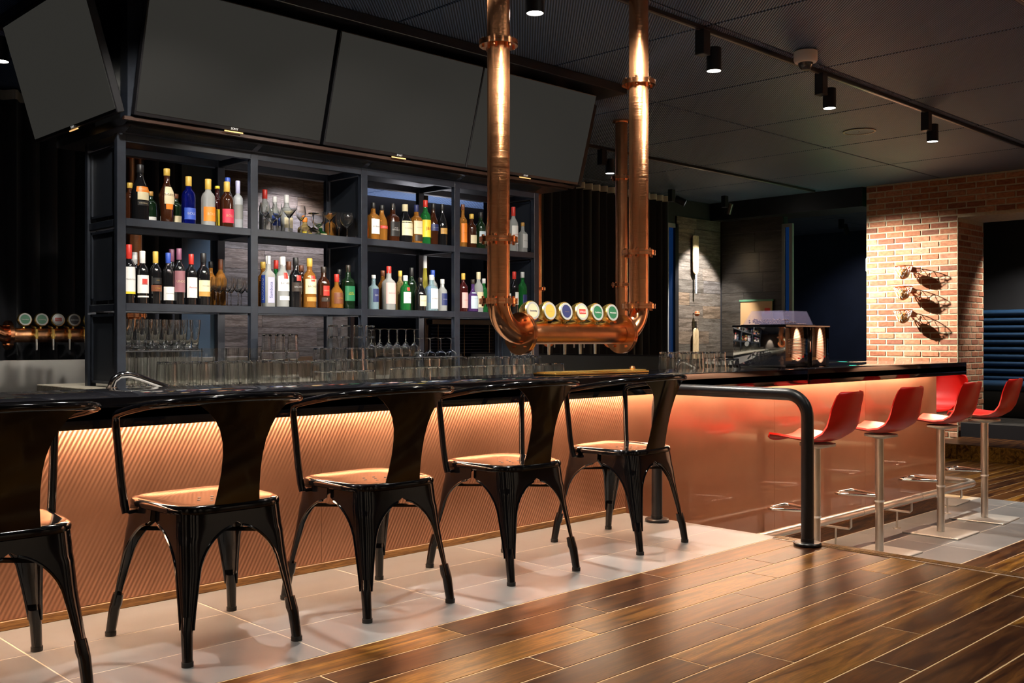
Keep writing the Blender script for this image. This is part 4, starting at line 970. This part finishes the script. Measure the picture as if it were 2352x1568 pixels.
B(439, 584, 'B', 'f', 'wine', .070, 'black', 'red', [L1(.14, .54, 'white', 68, 'Penfolds', 'red', .015)], 'dark wine bottle with bright red foil and white label', .20)
B(467, 582, 'B', 'f', 'spirit', .080, 'black', 'black', [L1(.26, .48, 'cream', 65, 'Amontillado', 'grey', .010), L1(.17, .26, 'tan', 65)], 'black fortified wine bottle with cream and orange label', .18)
B(536, 597, 'B', 'r', 'spirit', .068, 'amber', 'brown', [], 'amber bottle with brown cap behind the wine glasses', .22)
B(484, 601, 'B', 'r', 'spirit', .064, 'amber', 'black', [], 'amber bottle with black cap behind the wine glasses')
# lower shelf, second bay
B(604, 602, 'B', 'b', 'spirit', .078, 'amber', 'gold', [], 'amber bottle with gold cap behind the ouzo')
B(616, 588, 'B', 'f', 'square', .074, 'clear', 'white', [L1(.08, .62, 'blue', 34, 'LUXARDO', 'white', .030, True, 180), L1(.08, .58, 'lilac', 32, 'Sambuca', 'navy', .030, True)], 'square clear bottle with blue and lilac upright labels', .16, 6.0)
B(634, 598, 'B', 'b', 'wine', .072, 'green', 'red', [], 'green bottle with red cap in the back row', .18)
B(649, 590, 'B', 'f', 'spirit', .086, 'clear', 'white', [L1(.32, .62, 'white', 70, 'BACARDI', 'black', .017), L1(.56, .68, 'red', 20), L1(.14, .22, 'white', 55)], 'clear rum bottle with white cap and red roundel', .16)
B(663, 601, 'B', 'b', 'spirit', .075, 'clear', 'brown', [], 'clear bottle with maroon cap in the back row', .18)
B(679, 592, 'B', 'f', 'spirit', .084, 'black', 'black', [L1(.32, .50, 'dark', 65, 'BACARDI', 'silver', .015), L1(.53, .64, 'red', 22)], 'black rum bottle with red roundel', .16)
B(692, 610, 'B', 'b', 'spirit', .075, 'brown', 'brown', [], 'brown bottle in the back row behind the rum')
B(711, 594, 'B', 'f', 'spirit', .088, 'amber', 'gold', [L1(.28, .58, 'cream', 70, 'BACARDI', 'black', .017), L1(.53, .65, 'red', 20), L1(.13, .22, 'tan', 55)], 'amber rum bottle with gold cap and red roundel', .16)
B(743, 613, 'B', 'f', 'spirit', .084, 'brown', 'dark', [L1(.30, .54, 'red', 34, 'HAVANA', 'cream', .010), L1(.16, .26, 'dark', 50, '7', 'cream', .020)], 'dark brown rum bottle with a round red label')
B(773, 630, 'B', 'f', 'squat', .092, 'amber', 'red', [L1(.14, .46, 'brown', 55, 'CAPTAIN', 'gold', .011)], 'short amber bottle with red cap', .22)
B(788, 620, 'B', 'b', 'spirit', .072, 'black', 'black', [], 'slim black bottle in the back row')
B(811, 610, 'B', 'f', 'square', .080, 'dkgreen', 'dark', [L1(.18, .52, 'dkgreen' if False else 'green', 60, 'JAGER\nMEISTER', 'yellow', .012)], 'square dark green bottle with yellow-green lettering', .16, 4.0)
# lower shelf, third bay
B(858, 632, 'B', 'f', 'square', .074, 'paleblue', 'silver', [L1(.22, .60, 'navy', 40, 'GIN', 'white', .018)], 'pale blue bottle with navy label at the bay post', .1)
B(879, 622, 'B', 'b', 'spirit', .072, 'amber', 'brown', [], 'amber bottle with brown cap in the back row beside the post')
B(893, 612, 'B', 'f', 'square', .084, 'clear', 'red', [L1(.14, .62, 'pink', 60, 'BEEFEATER', 'red', .011)], 'clear gin bottle with red cap and pink label', .16, 3.5)
B(919, 622, 'B', 'b', 'wine', .068, 'gold', 'gold', [], 'golden bottle in the back row behind the green gin')
B(931, 633, 'B', 'f', 'spirit', .080, 'green', 'silver', [L1(.20, .52, 'white', 55, 'Tanqueray', 'green', .011), L1(.56, .66, 'red', 18)], 'green gin bottle with silver cap and white label', .16)
B(945, 615, 'B', 'b', 'wine', .075, 'dkgreen', 'black', [], 'tall dark green bottle with black cap in the back row', .2)
B(966, 638, 'B', 'f', 'slope', .088, 'black', 'dark', [L1(.14, .46, 'cream', 45, 'Frangelico', 'brown', .012)], 'dark bottle with a pale diamond label')
B(976, 588, 'B', 'b', 'cone', .072, 'yellow', 'white', [], 'very tall slim yellow liqueur bottle', .22)
B(991, 632, 'B', 'f', 'square', .088, 'paleblue', 'silver', [L1(.06, .62, 'white', 42, 'BOMBAY', 'navy', .014)], 'broad pale blue gin bottle with white label', .14, 3.0)
B(1021, 642, 'B', 'f', 'spirit', .074, 'clear', 'silver', [L1(.18, .56, 'navy', 45, 'VODKA', 'white', .011)], 'clear bottle with navy label and silver cap')
B(1031, 623, 'B', 'b', 'spirit', .076, 'clear', 'blue', [L1(.2, .5, 'blue', 50)], 'clear bottle with blue cap in the back row', .16)
# lower shelf, fourth bay
B(1064, 628, 'B', 'f', 'wine', .072, 'dkred', 'gold', [L1(.10, .50, 'pink', 55, 'CAMPARI', 'red', .010)], 'dark red bottle with gold cap and pink label', .16)
B(1086, 642, 'B', 'f', 'squat', .084, 'purple', 'dark', [L1(.10, .60, 'paleblue', 60)], 'purple bottle with pale blue label')
B(1099, 625, 'B', 'm', 'spirit', .076, 'clear', 'cream', [L1(.12, .5, 'cream', 55, '12', 'red', .02)], 'clear bottle with cork and cream label', .18)
B(1111, 640, 'B', 'b', 'wine', .07, 'green', 'silver', [], 'green bottle beside the copper pipe in the back row')
B(1163, 630, 'B', 'f', 'wine', .074, 'dkgreen', 'dark', [L1(.2, .5, 'white', 50)], 'dark green bottle just beyond the left copper pipe')
B(1181, 624, 'B', 'f', 'wine', .074, 'black', 'red', [L1(.2, .5, 'white', 30, 'M', 'red', .02)], 'black vermouth bottle with red cap', .18)
B(1205, 625, 'B', 'f', 'wine', .074, 'green', 'silver', [L1(.2, .45, 'navy', 40)], 'green vermouth bottle at the shelf end', .14)

# ------------------------------------------------------------------ glassware
def glass_profile(kind):
    if kind == 'tumbler': return [(0.0, 0), (.027, 0), (.030, .004), (.036, .145), (.0345, .145), (.0285, .014), (0.0, .012)]
    if kind == 'pint': return [(0.0, 0), (.028, 0), (.030, .004), (.034, .10), (.0415, .115), (.043, .155), (.0415, .155), (.0395, .118), (.032, .102), (.0275, .014), (0, .012)]
    if kind == 'pilsner': return [(0.0, 0), (.026, 0), (.026, .006), (.018, .014), (.022, .06), (.031, .14), (.033, .185), (.0315, .185), (.0295, .14), (.020, .06), (.014, .03), (0, .026)]
    if kind == 'highball': return [(0.0, 0), (.028, 0), (.030, .004), (.034, .205), (.0325, .205), (.0285, .016), (0, .014)]
    if kind == 'short': return [(0.0, 0), (.028, 0), (.031, .004), (.0385, .074), (.037, .074), (.029, .012), (0, .010)]
    if kind == 'wine': return [(0.0, 0), (.034, 0), (.034, .002), (.006, .007), (.0038, .02), (.0038, .09), (.012, .098), (.032, .125), (.036, .15), (.030, .198), (.029, .198), (.0348, .15), (.031, .127), (.010, .102), (0, .098)]
    if kind == 'balloon': return [(0.0, 0), (.034, 0), (.034, .002), (.006, .007), (.004, .02), (.004, .07), (.016, .078), (.046, .11), (.050, .14), (.038, .185), (.037, .185), (.0488, .14), (.0448, .112), (.014, .082), (0, .078)]
    if kind == 'martini': return [(0.0, 0), (.036, 0), (.036, .002), (.006, .008), (.0038, .02), (.0038, .10), (.008, .108), (.057, .175), (.0562, .176), (.006, .11), (0, .109)]
    if kind == 'coupe': return [(0.0, 0), (.034, 0), (.034, .002), (.006, .008), (.004, .02), (.004, .085), (.012, .09), (.040, .11), (.046, .135), (.045, .135), (.039, .112), (.010, .094), (0, .092)]
    if kind == 'flute': return [(0.0, 0), (.03, 0), (.03, .002), (.005, .008), (.0036, .02), (.0036, .07), (.012, .085), (.022, .13), (.022, .20), (.021, .20), (.021, .13), (.010, .09), (0, .086)]
    if kind == 'shot': return [(0.0, 0), (.019, 0), (.021, .003), (.026, .06), (.0248, .06), (.019, .016), (0, .014)]
GM = {}
def gmesh(kind, inv):
    k = (kind, inv)
    if k not in GM:
        p = glass_profile(kind); hh = max(q[1] for q in p)
        if inv: p = [(r, hh - z) for r, z in p]
        fl = kind in ('tumbler', 'short', 'highball', 'pint')
        GM[k] = (MB().lathe(p, 13 if fl else 22).mesh(kind, M_glass, 20 if fl else 50), hh)
    return GM[k]
NAMES = {'highball': 'highball_glass', 'tumbler': 'tumbler', 'pint': 'pint_glass', 'pilsner': 'pilsner_glass', 'short': 'rocks_glass', 'wine': 'wine_glass', 'balloon': 'balloon_glass', 'martini': 'martini_glass', 'coupe': 'coupe_glass', 'flute': 'flute_glass', 'shot': 'shot_glass'}
def glass(kind, x, y, z, label, group=None, inv=False, sc=1.0):
    me, hh = gmesh(kind, inv); o = link(NAMES[kind], me, None, (x, y, z + 0.0004)); o.scale = (sc, sc, sc); o.rotation_euler = (0, 0, random.random() * 6)
    return tag(o, label, 'glass', group)
def cluster(kind, x0, x1, nx, y0, y1, ny, z, label, group, inv=False, sc=1.0, j=0.0012):
    for a in range(nx):
        for b_ in range(ny):
            x = x0 + (x1 - x0) * (a / max(1, nx - 1)) + random.uniform(-j, j); y = y0 + (y1 - y0) * (b_ / max(1, ny - 1)) + random.uniform(-j, j)
            glass(kind, x, y, z, label, group, inv, sc)
def tray(x0, x1, y0, y1, z, label):
    o = MB().bbox(x0, x1, y0, y1, z, z + 0.006, 0.001).build('glass_tray', mat('dark_tray', (0.02, 0.02, 0.022), 0.3)); tag(o, label, 'tray')
# stemware on the shelves
lw = 'clear wine glass in the close group right of the fortified wine'
for i, px in enumerate((492, 517, 542, 566)):
    glass('wine', at_x(px, 5.80), 5.775, ZB, lw, 'wine glasses on the lower shelf', False, 0.90)
    glass('wine', at_x(px, 5.80), 5.865, ZB, lw, 'wine glasses on the lower shelf', False, 0.90)
for q, (k, px, lb) in enumerate((('wine', 608, 'wine glass against the second shelf post'), ('balloon', 625, 'balloon glass in front of the red-capped clear bottle'), ('wine', 637, 'wine glass left of the upright martini glass'), ('martini', 664, 'upright martini glass beside the balloon glasses'),
                  ('wine', 691, 'wine glass before the squat tequila bottle'), ('balloon', 731, 'balloon glass before the heart-labelled bottle'), ('martini', 757, 'martini glass standing alone beside the flutes'), ('flute', 778, 'flute glass right of the lone martini glass'),
                  ('balloon', 797, 'tall balloon glass before the amber bottle'), ('flute', 817, 'last flute glass against the middle post'))):
    yy = (5.765, 5.86)[q % 2] if k != 'martini' else 5.775
    glass(k, at_x(px, yy), yy, ZA, lb, 'stemmed glasses on the upper shelf', False, 0.93)
glass('coupe', at_x(720, 5.76), 5.76, ZA, 'upturned coupe glass with its foot in the air', 'stemmed glasses on the upper shelf', True, 1.08)
# glass racks under the shelves
cluster('highball', 2.545, 2.94, 6, 5.77, 5.95, 3, ZC, 'straight highball glass under the tray of tall beer glasses', 'highball glasses under the wine shelf')
tray(2.50, 2.985, 5.72, 6.0, ZC + 0.206, 'dark tray between the two tiers of beer glasses')
cluster('pilsner', 2.535, 2.95, 6, 5.76, 5.95, 3, ZC + 0.213, 'tall flared beer glass on the dark tray', 'tall beer glasses on the tray')
cluster('tumbler', 2.60, 3.27, 8, 5.36, 5.46, 2, ZC, 'upturned straight tumbler in the front rows below the wine shelf', 'upturned tumblers below the wine shelf', True, 1.06)
cluster('highball', 2.86, 3.26, 6, 5.58, 5.58, 1, ZC, 'highball glass behind the upturned tumblers', 'highball glasses behind the tumblers', False, 1.1)
for k in range(2): cluster('pint', 3.35, 3.54, 3, 5.60, 5.60, 1, ZC + k * 0.157, 'upturned pint glass in the two-high stack at the second post', 'two-high pint stack', True)
cluster('tumbler', 3.345, 3.66, 4, 5.36, 5.46, 2, ZC, 'upturned tumbler in front of the pint stack', 'tumblers before the pint stack', True, 1.0)
for k in range(5):
    nx = 5 if k < 3 else 4; xa = 3.73 if k < 3 else 3.79
    cluster('short', xa, 4.09, nx, 5.52, 5.60, 2 if k < 3 else 1, ZC + 0.0748 * k, 'upturned rocks glass in the stacked pyramid under the rum', 'pyramid of rocks glasses', True, 1.0, 0.001)
cluster('tumbler', 4.24, 4.92, 9, 5.62, 5.72, 2, ZC, 'upturned tumbler carrying the tray of stemware', 'tumblers under the stemware tray', True)
tray(4.20, 4.97, 5.57, 5.76, ZC + 0.147, 'dark tray of upturned stemware under the whisky bay')
cluster('wine', 4.24, 4.545, 5, 5.615, 5.71, 2, ZC + 0.154, 'upturned wine glass on the tray, foot in the air', 'upturned wine glasses on the tray', True)
cluster('coupe', 4.62, 4.92, 4, 5.65, 5.65, 1, ZC + 0.154, 'upturned coupe glass on the tray, foot in the air', 'upturned coupe glasses on the tray', True)
cluster('tumbler', 5.085, 5.79, 9, 5.60, 5.70, 2, ZC, 'upturned tumbler at the shelf end below the vermouth', 'tumblers at the shelf end', True)
cluster('short', 4.20, 5.80, 16, 5.38, 5.38, 1, ZC, 'rocks glass in the long single front row on the back bar', 'front row of rocks glasses', True, 1.25)
for x in (5.42, 5.50, 5.58): glass('pilsner', x, 5.50, ZC, 'tall beer glass just below the copper elbow', 'tall glasses below the elbow', True)
# glasses on the bar top beside the coffee machine
cluster('tumbler', 5.04, 5.44, 6, 3.64, 3.80, 3, TOPZ, 'upturned tumbler on the bar top beside the chrome tap', 'tumblers on the bar top', True, 0.74)
cluster('shot', 5.52, 5.72, 4, 3.72, 3.80, 2, TOPZ, 'small upturned shot glass beside the coffee machine', 'shot glasses on the bar top', True)

# ------------------------------------------------------------------ coffee machine, sink taps
cm = thing('coffee_machine', 'mirror steel coffee machine with clear bean hopper on the bar top', 'coffee machine', (5.885, 3.45, TOPZ))
MB().bbox(0, 0.285, 0, 0.40, 0.006, 0.272, 0.004, 2).build('body', mat('mirror_steel', (0.62, 0.62, 0.63), 0.05, 1.0), cm)
MB().bbox(0.285, 0.345, 0.02, 0.40, 0.006, 0.268, 0.003).build('centre_column', M_gloss, cm)
MB().bbox(0.345, 0.575, 0, 0.40, 0.006, 0.272, 0.004, 2).build('body', MATS['mirror_steel'], cm)
MB().bbox(-0.004, 0.58, -0.004, 0.404, 0.268, 0.280, 0.002).build('lid', M_gloss, cm)
for k in range(11): MB().box(0.03, 0.25, -0.0015, 0.001, 0.09 + k * 0.0095, 0.0945 + k * 0.0095).build('vent_slot', M_black, cm)
for x in (0.02, 0.56):
    for y in (0.03, 0.37): MB().cyl((x, y, 0), (x, y, 0.008), 0.014, 12).build('foot', M_rubber, cm)
MB().lathe([(0.0, 0), (0.016, 0), (0.016, 0.003), (0, 0.003)], 20).xf(Matrix.Translation((0.0, 0.29, 0.155)) @ Matrix.Rotation(R(-90), 4, 'Y')).build('round_badge', M_white, cm)
hp = MB()
def ring(z, i): return [(0.06 + i, 0.04 + i, z), (0.43 - i * 0.4, 0.04 + i, z), (0.43 - i * 0.4, 0.36 - i, z), (0.06 + i, 0.36 - i, z)]
def frust(z0, z1, i0, i1, t_=0.0):
    a, b_ = ring(z0, i0 + t_), ring(z1, i1 + t_); return a + b_
F6 = [(0, 1, 5, 4), (1, 2, 6, 5), (2, 3, 7, 6), (3, 0, 4, 7), (4, 5, 6, 7)]
hp.add(frust(0.284, 0.378, 0.0, 0.04), F6); hp.add(frust(0.284, 0.375, 0.004, 0.0435), F6)
hp.build('bean_hopper', M_plexi, cm, 0)
MB().bbox(0.05, 0.44, 0.03, 0.37, 0.280, 0.285, 0.002).build('hopper_base', M_gloss, cm)
bn = MB()
for k in range(420):
    x, y = random.uniform(0.085, 0.40), random.uniform(0.07, 0.33); z = 0.288 + random.random() * 0.034 * (0.5 + 0.5 * math.sin(x * 14))
    s = len(bn.v); bn.lathe([(0.0, -0.0045), (0.0045, -0.003), (0.0055, 0), (0.0045, 0.003), (0, 0.0045)], 6)
    bn.xf(Matrix.Translation((x, y, z)) @ Matrix.Rotation(random.random() * 3, 4, 'X') @ Matrix.Rotation(random.random() * 3, 4, 'Y') @ Matrix.Diagonal((1, 1, 1.4, 1)), s)
bo = bn.build('coffee_beans', M_bean, cm, 60); bo['kind'] = 'stuff'
MB().bbox(0.24, 0.246, 0.075, 0.325, 0.286, 0.374, 0.001).build('hopper_divider', M_plexi, cm)
def sink_tap(loc, rz, label):
    t = thing('sink_tap', label, 'tap', loc, rz)
    MB().lathe([(0.03, 0), (0.03, 0.008), (0.022, 0.014), (0.02, 0.05), (0.0, 0.05)], 20).build('tap_base', M_chrome, t)
    MB().tube([(0, 0, 0.03), (0, 0, 0.055), (0.01, 0, 0.08), (0.035, 0, 0.098), (0.07, 0, 0.10), (0.11, 0, 0.088), (0.20, 0, 0.052), (0.24, 0, 0.036)], [0.014, 0.014, 0.014, 0.014, 0.0135, 0.013, 0.012, 0.0115], 16).build('spout', M_chrome, t, 60)
    MB().tube([(0.0, 0.012, 0.03), (0.02, 0.05, 0.04)], 0.006, 10).build('lever', M_chrome, t)
    return t
su = thing('underbar_sink', 'steel underbar sink unit behind the bar top', 'sink', (0, 3.88, LOW))
MB().bbox(-2.5, 7.2, 0, 0.45, 0.0, 1.153, 0.004).build('cabinet', M_dsteel, su)
MB().bbox(-2.5, 7.2, 0, 0.45, 1.155, 1.165, 0.003).build('steel_top', M_steel, su)
sink_tap((1.69, 4.0, LOW + 1.165), R(-8), 'low chrome sink tap behind the bar near the mesh shelf end')
sink_tap((5.42, 3.98, LOW + 1.165), R(-8), 'low chrome sink tap behind the upturned tumblers')
sink_tap((6.9, 3.99, LOW + 1.165), R(-8), 'low chrome sink tap right of the coffee machine')

# ------------------------------------------------------------------ cricket bats and ball on the board pillar
def bat(label, x, z, up, hl=0.86):
    t = thing('cricket_bat', label, 'cricket bat', (x, YB - 0.10, z)); s = 1 if up else -1
    rows = []
    for q, wd, th in ((0, .062, .012), (0.006, .071, .02), (0.03, .073, .03), (0.15, .073, .036), (0.38, .072, .03), (0.53, .068, .024), (0.56, .050, .022), (0.575, .020, .018)):
        rows.append([(wd * math.cos(a), (th if math.sin(a) > 0 else 0.012) * math.sin(a) + 0.02, -s * q) for a in [2 * PI * k / 16 for k in range(16)]])
    mb = MB(); n_ = 16; vs_ = [p for r_ in rows for p in r_]
    fs = [(i * n_ + k, i * n_ + (k + 1) % n_, (i + 1) * n_ + (k + 1) % n_, (i + 1) * n_ + k) for i in range(len(rows) - 1) for k in range(n_)] + [tuple(range(n_)), tuple((len(rows) - 1) * n_ + k for k in range(n_))]
    mb.add(vs_, fs).build('blade', wood_pale, t, 40)
    hd = MB().tube([(0, 0.02, -s * 0.57), (0, 0.02, -s * hl)], 0.016, 14).build('handle', paint('paleblue') if up else paint('dark'), t)
    for k in range(int((hl - 0.60) / 0.03)): MB().lathe([(0.016, -0.008), (0.0185, 0), (0.016, 0.008)], 14, base=(0, 0.02, -s * (0.60 + 0.03 * k))).build('grip_ring', paint('lilac') if up else paint('black'), hd)
    MB().bbox(-0.02, 0.02, 0.03, 0.085, -s * 0.3 - 0.02, -s * 0.3 + 0.02, 0.003).build('wall_mount', M_black, t)
    return t
bx_ = at_x(1601, YB - 0.1)
bat('pale cricket bat hung blade up on the board pillar', bx_, at_z(1601, 541, YB - 0.1), True)
bat('pale cricket bat hung handle up below the red ball', bx_, at_z(1601, 753, YB - 0.1) - 0.575, False, 0.675)
cb = thing('cricket_ball', 'red leather ball mounted between the two cricket bats', 'ball', (bx_, YB - 0.10, at_z(1601, 720, YB - 0.1)))
MB().lathe([(0.04 * math.cos(R(a)), 0.04 * math.sin(R(a))) for a in range(-90, 91, 12)], 24).build('ball', mat('ball_leather', (0.42, 0.10, 0.03), 0.35), cb)
MB().lathe([(0.0402, -0.003), (0.0412, 0), (0.0402, 0.003)], 24, close=True).build('seam', paint('cream'), cb)
MB().cyl((0, 0.03, 0), (0, 0.085, 0), 0.008, 8).build('wall_peg', M_black, cb)

# ------------------------------------------------------------------ mini basketball hoops on the brick
M_rim = mat('orange_rim', (0.70, 0.13, 0.03), 0.4); M_net = mat('white_net', (0.85, 0.83, 0.78), 0.7)
M_ball = mat('orange_ball', (0.55, 0.25, 0.06), 0.6)
def hoop(zy, label):
    yc = 5.82; t = thing('basketball_hoop', label, 'hoop', (BX - 0.165, yc, zy))
    r = 0.12
    MB().tube([(r * math.cos(2 * PI * k / 32), r * math.sin(2 * PI * k / 32), 0) for k in range(32)], 0.0055, 8, closed=True).build('rim', M_rim, t, 60)
    MB().bbox(r - 0.004, 0.163, -0.035, 0.035, -0.05, 0.006, 0.003).build('wall_bracket', M_rim, t)
    net = MB(); nn = 10
    lv = [(r, 0.0), (r * 0.82, -0.055), (r * 0.66, -0.105), (r * 0.5, -0.15)]
    for k in range(nn):
        for s in (1, -1):
            pth = []
            for i, (rr, z) in enumerate(lv):
                a = 2 * PI * (k + s * i * 0.5) / nn; pth.append((rr * math.cos(a), rr * math.sin(a), z))
            net.tube(pth, 0.0035, 5)
    net.build('net', M_net, t, 60)
    b_ = MB().lathe([(0.068 * math.cos(R(a)), -0.105 + 0.068 * math.sin(R(a))) for a in range(-90, 91, 10)], 28).build('ball', M_ball, t)
    sm = MB()
    for ax in ('X', 'Y'):
        s = len(sm.v); sm.tube([(0.0683 * math.cos(2 * PI * k / 32), 0.0683 * math.sin(2 * PI * k / 32), 0) for k in range(32)], 0.002, 6, closed=True)
        sm.xf(Matrix.Translation((0, 0, -0.105)) @ Matrix.Rotation(R(90), 4, ax), s)
    sm.build('seam', M_rubber, b_)
    return t
hoop(1.89, 'orange basketball hoop with ball, topmost of three on the brick wall')
hoop(1.62, 'orange basketball hoop with ball, middle one of three on the brick wall')
hoop(1.32, 'orange basketball hoop with ball, lowest of three on the brick wall')
